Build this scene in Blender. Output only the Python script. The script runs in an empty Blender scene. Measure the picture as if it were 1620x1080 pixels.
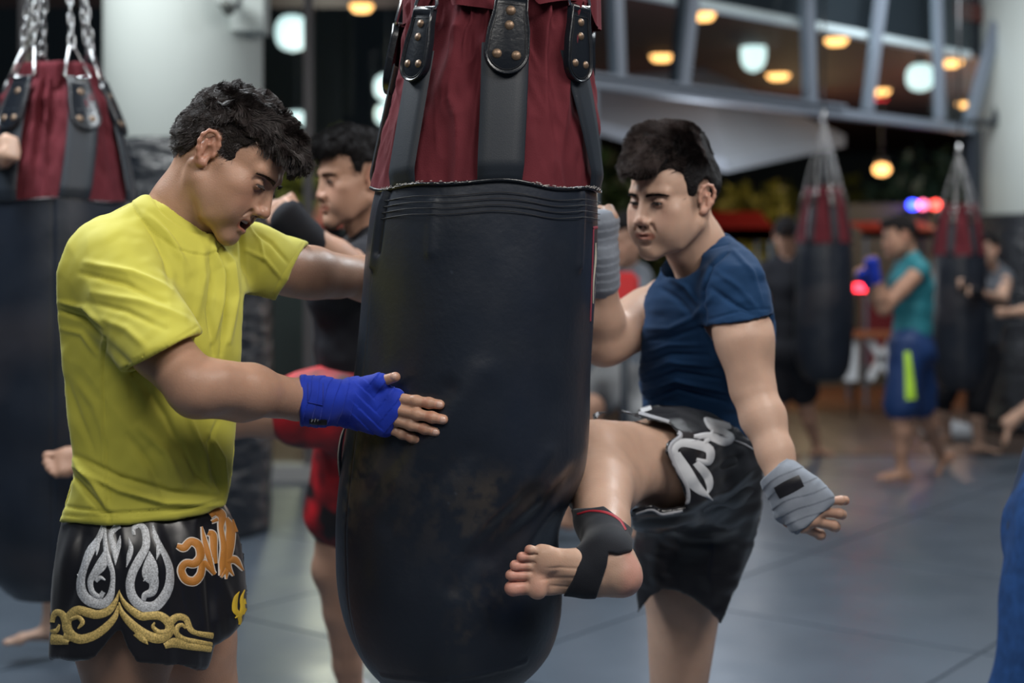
import bpy, bmesh, math, random
import numpy as np
from mathutils import Vector, Matrix, Quaternion
from mathutils.bvhtree import BVHTree

SC = bpy.context.scene
COL = SC.collection
F_, CX_, HY_, CZ_ = 2250.0, 810.0, 421.0, 1.35

def P(px, py, D):
    """world point at real distance D (metres) for a sight line measured off the photograph"""
    return np.array([(px - CX_) * D / F_, D, CZ_ - (py - HY_) * D / F_])

# ------------------------------------------------------------------ camera, sky, lights, exposure
cam_d = bpy.data.cameras.new('camera'); cam = bpy.data.objects.new('camera', cam_d); COL.objects.link(cam)
cam.location = (0, 0, CZ_); cam.rotation_euler = (math.pi / 2, 0, 0)
cam_d.sensor_width = 36; cam_d.lens = 50; cam_d.shift_y = -(540 - HY_) / 1620.0
cam_d.clip_end = 300
cam_d.dof.use_dof = True; cam_d.dof.focus_distance = 2.42; cam_d.dof.aperture_fstop = 2.2
SC.camera = cam
SC.view_settings.view_transform = 'Standard'; SC.view_settings.look = 'None'
SC.view_settings.gamma = 1; SC.view_settings.use_curve_mapping = False
SC.view_settings.exposure = 0.38
w = bpy.data.worlds.new('night'); SC.world = w; w.use_nodes = True
w.node_tree.nodes['Background'].inputs[0].default_value = (0.32, 0.42, 0.55, 1)
w.node_tree.nodes['Background'].inputs[1].default_value = 0.095

def area(name, loc, size, power, col, aim=None, sy=None):
    d = bpy.data.lights.new(name, 'AREA'); d.energy = power; d.color = col
    d.shape = 'RECTANGLE'; d.size = size; d.size_y = sy or size
    o = bpy.data.objects.new(name, d); COL.objects.link(o); o.location = loc
    v = Vector(aim) - Vector(loc) if aim else Vector((0, 0, -1))
    o.rotation_euler = v.to_track_quat('-Z', 'Y').to_euler()
    return o
# rows of ceiling lamps of the gym (all well above the frame), plus one added fill
area('ceiling_and_fill_light', (-1.9, 3.4, 3.5), 1.3, 84, (0.90, 0.96, 1.0), (-0.5, 2.6, 1.2), 0.7)
area('ceiling_and_fill_light', (1.6, 1.0, 3.4), 1.6, 56, (1.0, 0.95, 0.89), (0.2, 2.6, 1.1), 0.8)
area('ceiling_and_fill_light', (-0.8, 0.2, 3.4), 1.6, 27, (1.0, 0.96, 0.90), (-0.2, 2.6, 1.0), 0.8)
area('ceiling_and_fill_light', (1.6, 4.2, 3.5), 1.4, 62, (0.9, 0.96, 1.0), (0.5, 3.0, 1.2), 0.7)
area('ceiling_and_fill_light', (-2.2, 6.0, 3.6), 1.6, 44, (0.95, 0.98, 0.97), (-1.8, 6.6, 0.8), 0.8)
area('ceiling_and_fill_light', (2.6, 7.4, 3.6), 2.2, 48, (1.0, 0.95, 0.9), (2.6, 8.6, 0.6), 1.0)

area('ceiling_and_fill_light', (3.2, 9.4, 3.6), 1.6, 38, (0.95, 0.98, 1.0), (4.3, 11.2, 1.8), 0.8)  # added fill, aimed at the right pillar to brighten it

# ------------------------------------------------------------------ numeric helpers
def nrm(v):
    v = np.asarray(v, float); return v / (np.linalg.norm(v) + 1e-12)
def lerp(a, b, t): return a + (b - a) * t
def ss(x, a, b):
    t = np.clip((x - a) / (b - a), 0, 1); return t * t * (3 - 2 * t)
def _hash(i, j, k, s):
    n = (i.astype(np.int64) * 374761393 + j.astype(np.int64) * 668265263 + k.astype(np.int64) * 2147483647 + s * 1274126177) & 0xffffffff
    n = ((n ^ (n >> 13)) * 1274126177) & 0xffffffff
    return ((n ^ (n >> 16)) & 0xffff) / 32767.5 - 1.0
def noise(p, f, seed=0):
    p = np.asarray(p, float) * f
    i = np.floor(p).astype(np.int64); t = p - i; t = t * t * (3 - 2 * t)
    r = 0
    for a in (0, 1):
        wa = t[..., 0] if a else 1 - t[..., 0]
        for b in (0, 1):
            wb = t[..., 1] if b else 1 - t[..., 1]
            for c in (0, 1):
                wc = t[..., 2] if c else 1 - t[..., 2]
                r = r + wa * wb * wc * _hash(i[..., 0] + a, i[..., 1] + b, i[..., 2] + c, seed)
    return r
def rot(ax, deg):
    return np.array(Matrix.Rotation(math.radians(deg), 3, ax if isinstance(ax, str) else Vector(ax)))

# signed-distance primitives: ('s', a, b, ra, rb, u, k) swept ellipse, ('e', c, r, R, k) ellipsoid
def S(a, b, ra, rb=None, u=None, k=0.012, op='+'):
    rb = ra if rb is None else rb
    ra = (ra, ra) if np.isscalar(ra) else ra; rb = (rb, rb) if np.isscalar(rb) else rb
    return ('s', np.asarray(a, float), np.asarray(b, float), ra, rb, u, k, op)
def E(c, r, R=None, k=0.012, op='+'):
    r = (r, r, r) if np.isscalar(r) else r
    return ('e', np.asarray(c, float), np.asarray(r, float), None if R is None else np.asarray(R, float), None, None, k, op)
def chain(pts, rs, u=None, k=0.012):
    return [S(pts[i], pts[i + 1], rs[i], rs[i + 1], u if (u is None or np.ndim(u) == 1) else u[i], k) for i in range(len(pts) - 1)]

def dist(pr, x, y, z, off=0.0):
    if pr[0] == 'e':
        _, c, r, R, _, _, _, _ = pr
        a, b, g = x - c[0], y - c[1], z - c[2]
        if R is not None:      # columns of R are the ellipsoid's axes
            a, b, g = a * R[0, 0] + b * R[1, 0] + g * R[2, 0], a * R[0, 1] + b * R[1, 1] + g * R[2, 1], a * R[0, 2] + b * R[1, 2] + g * R[2, 2]
        r = r + off
        k0 = np.sqrt((a / r[0]) ** 2 + (b / r[1]) ** 2 + (g / r[2]) ** 2)
        k1 = np.sqrt((a / r[0] ** 2) ** 2 + (b / r[1] ** 2) ** 2 + (g / r[2] ** 2) ** 2)
        return k0 * (k0 - 1) / (k1 + 1e-9)
    _, A, B, ra, rb, u, _, _ = pr
    d = B - A; L = np.linalg.norm(d) + 1e-9; w_ = d / L
    if u is None:
        u = np.cross(w_, [0.13, 0.97, 0.21])
    u = nrm(np.asarray(u, float) - w_ * np.dot(u, w_)); v = np.cross(w_, u)
    a, b, g = x - A[0], y - A[1], z - A[2]
    pw = a * w_[0] + b * w_[1] + g * w_[2]
    t = np.clip(pw / L, 0, 1); pw = pw - t * L
    pu = a * u[0] + b * u[1] + g * u[2]
    pv = a * v[0] + b * v[1] + g * v[2]
    ru = lerp(ra[0], rb[0], t) + off; rv = lerp(ra[1], rb[1], t) + off
    if abs(ra[0] - ra[1]) + abs(rb[0] - rb[1]) < 1e-6:
        return np.sqrt(pu * pu + pv * pv + pw * pw) - ru
    rw = np.minimum(ru, rv)
    k0 = np.sqrt((pu / ru) ** 2 + (pv / rv) ** 2 + (pw / rw) ** 2)
    k1 = np.sqrt((pu / ru ** 2) ** 2 + (pv / rv ** 2) ** 2 + (pw / rw ** 2) ** 2)
    return k0 * (k0 - 1) / (k1 + 1e-9)

def bbox(pr, off=0):
    if pr[0] == 'e':
        m = float(np.max(pr[2])) + off; return pr[1] - m, pr[1] + m
    m = max(*pr[3], *pr[4]) + off
    return np.minimum(pr[1], pr[2]) - m, np.maximum(pr[1], pr[2]) + m

def poly_sd(px, pz, poly):
    """2-D signed distance to a closed polygon (negative inside)"""
    poly = np.asarray(poly, float); n = len(poly)
    d = np.full(np.broadcast(px, pz).shape, 1e9); s = np.ones_like(d)
    for i in range(n):
        a = poly[i]; b = poly[i - 1]
        ex, ez = b - a; wx, wz = px - a[0], pz - a[1]
        t = np.clip((wx * ex + wz * ez) / (ex * ex + ez * ez + 1e-12), 0, 1)
        bx, bz = wx - ex * t, wz - ez * t
        d = np.minimum(d, bx * bx + bz * bz)
        c1 = pz >= a[1]; c2 = pz < b[1]; c3 = ex * wz > ez * wx
        s = np.where((c1 & c2 & c3) | (~c1 & ~c2 & ~c3), -s, s)
    return s * np.sqrt(d)

def smin(a, b, k):
    h = np.clip(0.5 + 0.5 * (b - a) / k, 0, 1); return b + (a - b) * h - k * h * (1 - h)

class Field:
    def __init__(s, prims, h, off=0.0, lo=None, hi=None):
        if lo is None:
            bs = [bbox(p, off) for p in prims if p[7] == '+']
            lo = np.min([b[0] for b in bs], 0); hi = np.max([b[1] for b in bs], 0)
        s.h = h; s.lo = np.asarray(lo, float) - 3 * h
        n = np.ceil((np.asarray(hi) + 3 * h - s.lo) / h).astype(int) + 1
        s.ax = [(s.lo[i] + np.arange(n[i]) * h).astype(np.float32) for i in range(3)]
        s.d = np.full(n, 0.3, np.float32)
        s.add(prims, off)
    def _sl(s, lo, hi):
        r = []
        for i in range(3):
            a = int(max(0, math.floor((lo[i] - s.lo[i]) / s.h))); b = int(min(len(s.ax[i]), math.ceil((hi[i] - s.lo[i]) / s.h) + 1))
            if b <= a: return None
            r.append(slice(a, b))
        return tuple(r)
    def grid(s, sl=None):
        sl = sl or (slice(None),) * 3
        return s.ax[0][sl[0]][:, None, None], s.ax[1][sl[1]][None, :, None], s.ax[2][sl[2]][None, None, :]
    def add(s, prims, off=0.0):
        for p in prims:
            lo, hi = bbox(p, off); m = p[6] + 2.5 * s.h
            sl = s._sl(lo - m, hi + m)
            if sl is None: continue
            q = dist(p, *s.grid(sl), off if p[7] == '+' else -off)
            if p[7] == '+': s.d[sl] = smin(s.d[sl], q, p[6])
            else: s.d[sl] = -smin(-s.d[sl], q, p[6])
    def inter(s, q, k=0.004):      # q broadcastable distance to keep-region
        s.d = -smin(-s.d, -np.broadcast_to(q, s.d.shape), k).astype(np.float32)
    def shell(s, t):
        s.d = np.maximum(s.d, -(s.d + t))
    def boxcut(s, c, R, half, k=0.002):
        R = np.asarray(R, float); c = np.asarray(c, float); half = np.asarray(half, float)
        e = np.abs(R) @ half
        sl = s._sl(c - e - .02, c + e + .02)
        if sl is None: return
        x, y, z = s.grid(sl); q = None
        for i in range(3):
            v = np.abs((x - c[0]) * R[0, i] + (y - c[1]) * R[1, i] + (z - c[2]) * R[2, i]) - half[i]
            q = v if q is None else np.maximum(q, v)
        s.d[sl] = -smin(-s.d[sl], q, k)
    def mesh(s, smooth=1):
        d = s.d; sg = d < 0
        nx, ny, nz = d.shape
        c = np.zeros((nx - 1, ny - 1, nz - 1), np.int8)
        for a in (0, 1):
            for b in (0, 1):
                for g in (0, 1):
                    c += sg[a:nx - 1 + a, b:ny - 1 + b, g:nz - 1 + g]
        act = (c > 0) & (c < 8)
        idx = np.argwhere(act); n = len(idx)
        num = np.full(act.shape, -1, np.int32); num[act] = np.arange(n, dtype=np.int32)
        acc = np.zeros((n, 3)); cnt = np.zeros(n)
        I, J, K = idx.T
        cor = {}
        for a in (0, 1):
            for b in (0, 1):
                for g in (0, 1): cor[(a, b, g)] = d[I + a, J + b, K + g].astype(float)
        for axis in range(3):
            for p in (0, 1):
                for q in (0, 1):
                    o = [p, q]; o.insert(axis, 0); e = list(o); e[axis] = 1
                    v0, v1 = cor[tuple(o)], cor[tuple(e)]
                    m = (v0 < 0) != (v1 < 0)
                    t = v0[m] / (v0[m] - v1[m])
                    pt = np.tile(np.array(o, float), (m.sum(), 1)); pt[:, axis] = t
                    acc[m] += pt; cnt[m] += 1
        V = s.lo + (idx + acc / cnt[:, None]) * s.h
        quads = []
        for axis in range(3):
            o = [slice(1, -1)] * 3; o[axis] = slice(0, -1)
            e = [slice(1, -1)] * 3; e[axis] = slice(1, None)
            s0, s1 = sg[tuple(o)], sg[tuple(e)]
            ch = np.argwhere(s0 != s1)
            if not len(ch): continue
            inside0 = s0[ch[:, 0], ch[:, 1], ch[:, 2]]
            g = ch.copy(); oth = [i for i in range(3) if i != axis]
            for i in oth: g[:, i] += 1
            def at(da, db):
                q = g.copy(); q[:, oth[0]] += da; q[:, oth[1]] += db
                return num[q[:, 0], q[:, 1], q[:, 2]]
            Q = np.stack([at(-1, -1), at(0, -1), at(0, 0), at(-1, 0)], 1)
            flip = inside0 if axis != 1 else ~inside0
            Q[~flip] = Q[~flip][:, ::-1]
            quads.append(Q)
        Q = np.concatenate(quads); Q = Q[(Q >= 0).all(1)]
        for _ in range(smooth): V = relax(V, Q)
        return V, Q

def relax(V, Q, f=0.6, keep=None):
    n = len(V); s = np.zeros((n, 3)); c = np.zeros(n)
    for i in range(4):
        a, b = Q[:, i], Q[:, (i + 1) % 4]
        c += np.bincount(a, minlength=n) + np.bincount(b, minlength=n)
        for j in range(3):
            s[:, j] += np.bincount(a, V[b, j], n) + np.bincount(b, V[a, j], n)
    T = s / np.maximum(c, 1)[:, None]
    if keep is not None: T = np.where(keep[:, None], V, T)
    return V + (T - V) * f

def normals(V, Q):
    nn = np.cross(V[Q[:, 2]] - V[Q[:, 0]], V[Q[:, 3]] - V[Q[:, 1]]); N = np.zeros_like(V)
    for i in range(4):
        for j in range(3): N[:, j] += np.bincount(Q[:, i], nn[:, j], len(V))
    return N / (np.linalg.norm(N, axis=1)[:, None] + 1e-12)

def merge(parts):
    V, Q, T = [], [], []; n = 0
    for p in parts:
        V.append(p[0]); Q.append(p[1] + n); T.append(p[2] if len(p) > 2 else np.ones((len(p[0]), 3))); n += len(p[0])
    return np.concatenate(V), np.concatenate(Q), np.concatenate(T)

# ------------------------------------------------------------------ Blender helpers
def tag(o, label=None, cat=None, group=None, kind=None):
    if label: o['label'] = label
    if cat: o['category'] = cat
    if group: o['group'] = group
    if kind: o['kind'] = kind
    return o
def empty(name, loc, label=None, cat=None, group=None):
    o = bpy.data.objects.new(name, None); COL.objects.link(o); o.location = Vector(loc); o.empty_display_size = .1
    return tag(o, label, cat, group)
def worldloc(p):
    return Vector((0, 0, 0)) if p is None else (worldloc(p.parent) + p.location)
def mk(name, V, Q, mat, parent=None, tint=None, smooth=True, origin=None, kind=None):
    """one mesh object from world-space arrays; children are stored relative to their parent"""
    V = np.asarray(V, float)
    me = bpy.data.meshes.new(name)
    if parent is not None: org = np.array(worldloc(parent))
    elif origin is not None: org = np.asarray(origin, float)
    else: org = np.zeros(3)
    if isinstance(Q, np.ndarray):
        k = Q.shape[1]
        me.vertices.add(len(V)); me.vertices.foreach_set('co', (V - org).ravel().astype(np.float32))
        me.loops.add(Q.size); me.loops.foreach_set('vertex_index', Q.ravel().astype(np.int32))
        me.polygons.add(len(Q)); me.polygons.foreach_set('loop_start', np.arange(0, Q.size, k, dtype=np.int32))
        me.update(calc_edges=True)
    else:
        me.from_pydata([tuple(v) for v in (V - org)], [], Q)
    me.polygons.foreach_set('use_smooth', [smooth] * len(me.polygons))
    if tint is not None:
        a = me.color_attributes.new('tint', 'FLOAT_COLOR', 'POINT')
        c = np.ones((len(V), 4), np.float32); c[:, :3] = tint
        a.data.foreach_set('color', c.ravel())
    me.materials.append(mat); me.update()
    o = bpy.data.objects.new(name, me); COL.objects.link(o)
    if parent is not None: o.parent = parent
    else: o.location = Vector(org)
    if kind: o['kind'] = kind
    return o
def grid_q(nu, nv, wrap=False):
    q = []
    i = np.arange(nu if wrap else nu - 1)[:, None]; j = np.arange(nv - 1)[None, :]
    i2 = (i + 1) % nu
    return np.stack([i * nv + j, i2 * nv + j, i2 * nv + j + 1, i * nv + j + 1], -1).reshape(-1, 4)
def bm_obj(name, bm, mat, parent=None, smooth=False, origin=(0, 0, 0), kind=None):
    bmesh.ops.recalc_face_normals(bm, faces=bm.faces[:])
    V = np.array([v.co[:] for v in bm.verts]); bm.verts.index_update()
    Fc = [[v.index for v in f.verts] for f in bm.faces]; bm.free()
    return mk(name, V, Fc, mat, parent, smooth=smooth, origin=origin if parent is None else None, kind=kind)
def box(bm, a, b, R=None, c=None, bevel=0):
    a, b = np.minimum(a, b), np.maximum(a, b)
    r = bmesh.ops.create_cube(bm, size=1)
    ctr = (a + b) / 2
    for v in r['verts']: v.co = Vector((ctr + np.array(v.co) * (b - a)))
    if bevel:
        es = list({e for v in r['verts'] for e in v.link_edges}); bmesh.ops.bevel(bm, geom=es, offset=bevel, segments=2, affect='EDGES')
    return r
def bar(bm, p, q, wx, wy, up=(0, 1, 0)):
    """rectangular bar from p to q, wx across (perp. to up), wy along up"""
    p, q = np.asarray(p, float), np.asarray(q, float); d = nrm(q - p); u = nrm(np.asarray(up) - d * np.dot(up, d)); s = np.cross(d, u)
    vs = [bm.verts.new(Vector(c + s * a * wx / 2 + u * b * wy / 2)) for c in (p, q) for a, b in ((-1, -1), (1, -1), (1, 1), (-1, 1))]
    for f in ((0, 1, 2, 3), (7, 6, 5, 4), (0, 4, 5, 1), (1, 5, 6, 2), (2, 6, 7, 3), (3, 7, 4, 0)): bm.faces.new([vs[i] for i in f])
def tube(pts, rs, n=10, cap=True):
    pts = np.asarray(pts, float); m = len(pts); rs = np.full(m, rs) if np.isscalar(rs) else np.asarray(rs)
    T = np.gradient(pts, axis=0); T /= np.linalg.norm(T, axis=1)[:, None] + 1e-12
    u = nrm(np.cross(T[0], [0.3, 0.2, 0.9])); V = []
    for i in range(m):
        u = nrm(u - T[i] * np.dot(u, T[i])); v = np.cross(T[i], u)
        a = np.linspace(0, 2 * np.pi, n, endpoint=False)
        V.append(pts[i] + rs[i] * (np.cos(a)[:, None] * u + np.sin(a)[:, None] * v))
    V = np.concatenate(V)
    q = []
    for i in range(m - 1):
        for j in range(n): q.append((i * n + j, i * n + (j + 1) % n, (i + 1) * n + (j + 1) % n, (i + 1) * n + j))
    if cap:
        q.append(tuple(range(n - 1, -1, -1))); q.append(tuple(range((m - 1) * n, m * n)))
    return V, q

# ------------------------------------------------------------------ materials
MATS = {}
def mat(name, col, rough=0.6, bump=0.0, bscale=60, spec=0.5, metal=0, tint=False, var=0.0, vscale=8, sheen=0, sss=0,
        col2=None, emit=None, estr=0, coat=0, detail=4, wave=None, bdist=0.002, rvar=0, stretch=None):
    if name in MATS: return MATS[name]
    m = bpy.data.materials.new(name); m.use_nodes = True; MATS[name] = m
    nt = m.node_tree; N = nt.nodes; L = nt.links; b = N['Principled BSDF']
    b.inputs['Base Color'].default_value = (*col, 1); b.inputs['Roughness'].default_value = rough
    b.inputs['Metallic'].default_value = metal; b.inputs['Specular IOR Level'].default_value = spec
    b.inputs['Sheen Weight'].default_value = sheen; b.inputs['Coat Weight'].default_value = coat; b.inputs['Coat Roughness'].default_value = .25
    if sheen: b.inputs['Sheen Roughness'].default_value = .5
    if sss:
        b.inputs['Subsurface Weight'].default_value = sss; b.inputs['Subsurface Radius'].default_value = (1, .35, .2)
        b.inputs['Subsurface Scale'].default_value = .012
    if emit: b.inputs['Emission Color'].default_value = (*emit, 1); b.inputs['Emission Strength'].default_value = estr
    tc = N.new('ShaderNodeTexCoord'); co = tc.outputs['Object']
    if stretch:
        mp = N.new('ShaderNodeMapping'); mp.inputs['Scale'].default_value = stretch; L.new(co, mp.inputs['Vector']); co = mp.outputs[0]
    src = None
    if var or col2:
        n = N.new('ShaderNodeTexNoise'); n.inputs['Scale'].default_value = vscale; n.inputs['Detail'].default_value = detail
        L.new(co, n.inputs['Vector'])
        r = N.new('ShaderNodeValToRGB'); r.color_ramp.elements[0].position = .32; r.color_ramp.elements[1].position = .68
        c2 = col2 or tuple(max(0, c * (1 - var)) for c in col); c1 = col if col2 else tuple(min(1, c * (1 + var)) for c in col)
        r.color_ramp.elements[0].color = (*c2, 1); r.color_ramp.elements[1].color = (*c1, 1)
        L.new(n.outputs['Fac'], r.inputs[0]); src = r.outputs[0]
    if tint:
        a = N.new('ShaderNodeAttribute'); a.attribute_name = 'tint'
        mx = N.new('ShaderNodeMix'); mx.data_type = 'RGBA'; mx.blend_type = 'MULTIPLY'; mx.inputs['Factor'].default_value = 1
        if src: L.new(src, mx.inputs['A'])
        else: mx.inputs['A'].default_value = (*col, 1)
        L.new(a.outputs['Color'], mx.inputs['B']); src = mx.outputs['Result']
    if src: L.new(src, b.inputs['Base Color'])
    if rvar:
        n = N.new('ShaderNodeTexNoise'); n.inputs['Scale'].default_value = vscale * 1.7; L.new(co, n.inputs['Vector'])
        mr = N.new('ShaderNodeMapRange'); mr.inputs['To Min'].default_value = max(0, rough - rvar); mr.inputs['To Max'].default_value = rough + rvar
        mr.inputs['From Min'].default_value = .3; mr.inputs['From Max'].default_value = .7
        L.new(n.outputs['Fac'], mr.inputs['Value']); L.new(mr.outputs[0], b.inputs['Roughness'])
    if bump:
        n = N.new('ShaderNodeTexNoise'); n.inputs['Scale'].default_value = bscale; n.inputs['Detail'].default_value = 5
        L.new(co, n.inputs['Vector'])
        bp = N.new('ShaderNodeBump'); bp.inputs['Strength'].default_value = bump; bp.inputs['Distance'].default_value = bdist
        L.new(n.outputs['Fac'], bp.inputs['Height']); L.new(bp.outputs[0], b.inputs['Normal'])
    return m

M_SKIN_A = mat('tan_skin', (0.46, 0.265, 0.180), .42, .25, 380, .45, tint=True, var=.08, vscale=22, sss=.12, rvar=.09)
M_SKIN_B = mat('light_skin', (0.52, 0.335, 0.248), .46, .2, 380, .42, tint=True, var=.06, vscale=22, sss=.12, rvar=.08)
M_SKIN_C = mat('olive_skin', (0.42, 0.24, 0.165), .55, .1, 200, .4, tint=True, var=.07, vscale=14)
M_HAIR = mat('dark_brown_hair', (0.020, 0.016, 0.015), .8, .9, 300, .15, bdist=.006)
M_STRAND = mat('dark_brown_strands', (0.034, 0.026, 0.025), .45, spec=.5)
M_HAIR2 = mat('black_hair', (0.010, 0.009, 0.010), .75, .9, 300, .2, bdist=.006)
M_YELLOW = mat('yellow_jersey', (0.56, 0.525, 0.075), .72, .25, 900, .25, sheen=.15, tint=True, var=.05, vscale=9, bdist=.0006)
M_NAVY = mat('navy_jersey', (0.007, 0.036, 0.100), .8, .25, 900, .2, sheen=.04, tint=True, var=.12, vscale=9, bdist=.0006)
M_SATIN = mat('black_satin', (0.006, 0.006, 0.009), .30, .15, 14, .6, sheen=.1, bdist=.004)
M_BLACKTEE = mat('black_cotton', (0.011, 0.012, 0.017), .8, .2, 40, .3)
M_BLUEWRAP = mat('blue_cotton_wrap', (0.006, 0.032, 0.40), .72, .5, 700, .3, sheen=.12, var=.12, vscale=30, bdist=.0005)
M_GREYWRAP = mat('grey_cotton_wrap', (0.235, 0.265, 0.315), .8, .5, 700, .25, sheen=.15, var=.10, vscale=30, bdist=.0005)
M_GREYWRAP_T = mat('grey_cotton_trim', (0.33, 0.34, 0.37), .7, .2, 200, .3)
M_LABEL = mat('black_woven_label', (0.008, 0.008, 0.012), .5)
M_WHITE = mat('white_thread', (0.62, 0.62, 0.60), .7)
M_DARKRED = mat('oxblood_canvas', (0.105, 0.018, 0.025), .85, .5, 420, .15, var=.18, vscale=7, bdist=.001, tint=True)
M_REDTRIM = mat('red_trim', (0.33, 0.012, 0.025), .6)
M_RIVET = mat('worn_brass_rivet', (0.20, 0.135, 0.09), .45, .3, 200, metal=.6)
M_STEEL = mat('chrome_steel', (0.55, 0.56, 0.57), .22, metal=1)
M_CHAIN = mat('galvanised_chain', (0.42, 0.43, 0.44), .38, metal=1)
M_SOLE = M_SKIN_B

# ------------------------------------------------------------------ heads
def frame(fwd, up):
    """columns: right, forward, up"""
    f = nrm(fwd); u = nrm(np.asarray(up) - f * np.dot(up, f)); r = np.cross(f, u)
    return np.stack([r, f, u], 1)

def head_prims(c):
    """canonical head: x right, y forward, z up, origin between the ears, metres"""
    p = []
    jw, nose, op = c.get('jaw', 1.0), c.get('nose', 1.0), c.get('open', 0.0)
    p += [E((0, -.014, .030), (.0745, .094, .084)), E((0, .034, .028), (.064, .057, .070), k=.02),
          E((0, .030, -.035), (.058 * jw, .056, .062), k=.02)]
    dz = .000 * op
    for s in (-1, 1):
        p += [S((s * .057 * jw, .004, -.052), (s * .040 * jw, .045, -.085 + dz), .017, .016, k=.016),
              S((s * .040 * jw, .045, -.085 + dz), (s * .010, .079, -.103 + dz), .016, .015, k=.016),
              E((s * .045, .057, -.022), (.022, .020, .017), k=.024),
              E((s * .030, .066, -.062), (.025, .022, .028), k=.02),
              S((s * .012, .0885, .020), (s * .043, .073, .019), .0095, .008, k=.014),
              S((s * .0575, .02, -.008), (s * .046, .054, -.014), .010, .011, k=.022)]
    p += [E((0, .078, -.100 + dz), (.019, .014, .014), k=.016), E((0, .076, -.066), (.026, .019, .030), k=.02)]
    # eye sockets
    for s in (-1, 1):
        p += [E((s * .031, .1015, .000), (.0185, .021, .0115), k=.014, op='-'),
              E((s * .014, .099, .000), (.007, .012, .012), k=.010, op='-')]
    # middle of the face
    p += [E((0, .068, -.046), (.031, .024, .034), k=.02)]
    for s in (-1, 1):
        p += [E((s * .034, .052, -.046), (.026, .028, .034), k=.022), E((s * .050, .022, -.045), (.015, .03, .034), k=.022),
              S((s * .007, .083, .004), (s * .0125, .0905, -.036), .0085, .0085, k=.010)]
    # nose
    ny = .0995 + .0085 * nose
    p += [S((0, .088, .010), (0, ny - .005, -.030), (.0075, .008), (.0085, .009), (1, 0, 0), k=.009),
          E((0, ny - .003, -.036), (.0100, .0095, .0085), k=.007)]
    nw = c.get('nosew', 1.0)
    for s in (-1, 1):
        p += [E((s * .0118 * nw, .099, -.040), (.0075, .0105, .0078), k=.006),
              E((s * .0070 * nw, ny - .010, -.0475), (.0032, .0062, .0042), k=.002, op='-'),
              S((s * .0195, .0955, -.044), (s * .0285, .087, -.062), .0016, .0012, k=.007, op='-')]
    # lips
    o = .0085 * op
    my = .0935
    for s in (-1, 1):
        p += [S((0, my + .003, -.0625 + o * .25), (s * .012, my + .0005, -.0625 + o * .3), .0048, .0043, k=.004),
              S((s * .012, my + .0005, -.0625 + o * .3), (s * .0235, my - .0085, -.0675), .0043, .0024, k=.004),
              S((0, my + .001, -.0735 - o), (s * .011, my - .001, -.0730 - o), .0058, .0050, k=.004),
              S((s * .011, my - .001, -.0730 - o), (s * .0235, my - .0085, -.0680), .0050, .0024, k=.004)]
    p += [E((0, my + .006, -.0565), (.0028, .004, .006), k=.004, op='-')]
    if op == 0: p += [E((0, my + .002, -.0850), (.012, .0045, .0042), k=.006, op='-')]
    if op > 0:
        for s in (-1, 0, 1):
            p += [S((s * .011, .100, -.0678 - o * .35), (s * .006, .062, -.068), (.010, .0036 + .0036 * op), (.012, .006), (1, 0, 0), k=.003, op='-')]
        p += [S((-.021, .0905, -.0678), (.021, .0905, -.0678), (.002, .010), (.002, .010), (0, 0, 1), k=.002, op='-')]
    else:
        p += [S((-.0235, .0865, -.0682), (0, .101, -.0682), .0013, .0016, k=.002, op='-'),
              S((.0235, .0865, -.0682), (0, .101, -.0682), .0013, .0016, k=.002, op='-')]
        if c.get('part', 0):
            p += [E((0, .101, -.0682), (.011, .008, .0022), k=.002, op='-')]
    # eyelids
    lid = c.get('lid', .4)
    for s in (-1, 1):
        e = np.array([s * .031, .0775, .0005])
        p += [E(e, (.0143, .0130, .0125), k=.004)]
        h = .0024 + .0035 * lid
        p += [S(e + [-.0095, .0135, -.0030], e + [.0095, .0135, -.0030 + 0], (h, .009), (h, .009), (0, 0, 1), k=.0012, op='-')]
        p += [S(e + [-.0125, .0112, .0052 + .001 * lid], e + [.0125, .0112, .0052 + .001 * lid], .0011, .0011, k=.002, op='-')]
    # ears
    for s in (-1, 1):
        def X(y, z, l): return np.array([s * (.0745 + l - .20 * (y + .012)), y - .10 * z, z])
        p += [E(X(-.010, -.004, .004), (.0055, .0150, .0265), rot('Z', s * 17), k=.006)]
        p += [E(X(-.006, -.006, .0100), (.0075, .0075, .0120), k=.004, op='-'), E(X(-.013, .012, .0105), (.006, .0055, .008), k=.004, op='-')]
        rim = [(.006, .002, .005), (.0045, .014, .006), (-.001, .0245, .008), (-.010, .0285, .0105), (-.019, .025, .013), (-.0245, .014, .0145),
               (-.0245, .002, .014), (-.021, -.010, .012), (-.015, -.020, .009), (-.008, -.027, .0065), (-.001, -.026, .004)]
        for i in range(len(rim) - 1):
            p.append(S(X(*rim[i]), X(*rim[i + 1]), .0027, .0027, k=.0055))
        p += [E(X(-.005, -.026, .005), (.0042, .0065, .0070), k=.006), E(X(.005, -.005, .0055), (.0035, .0032, .0055), k=.003),
              S(X(-.016, .010, .010), X(-.012, -.012, .009), .0026, .0028, k=.004)]
    return p

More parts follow.
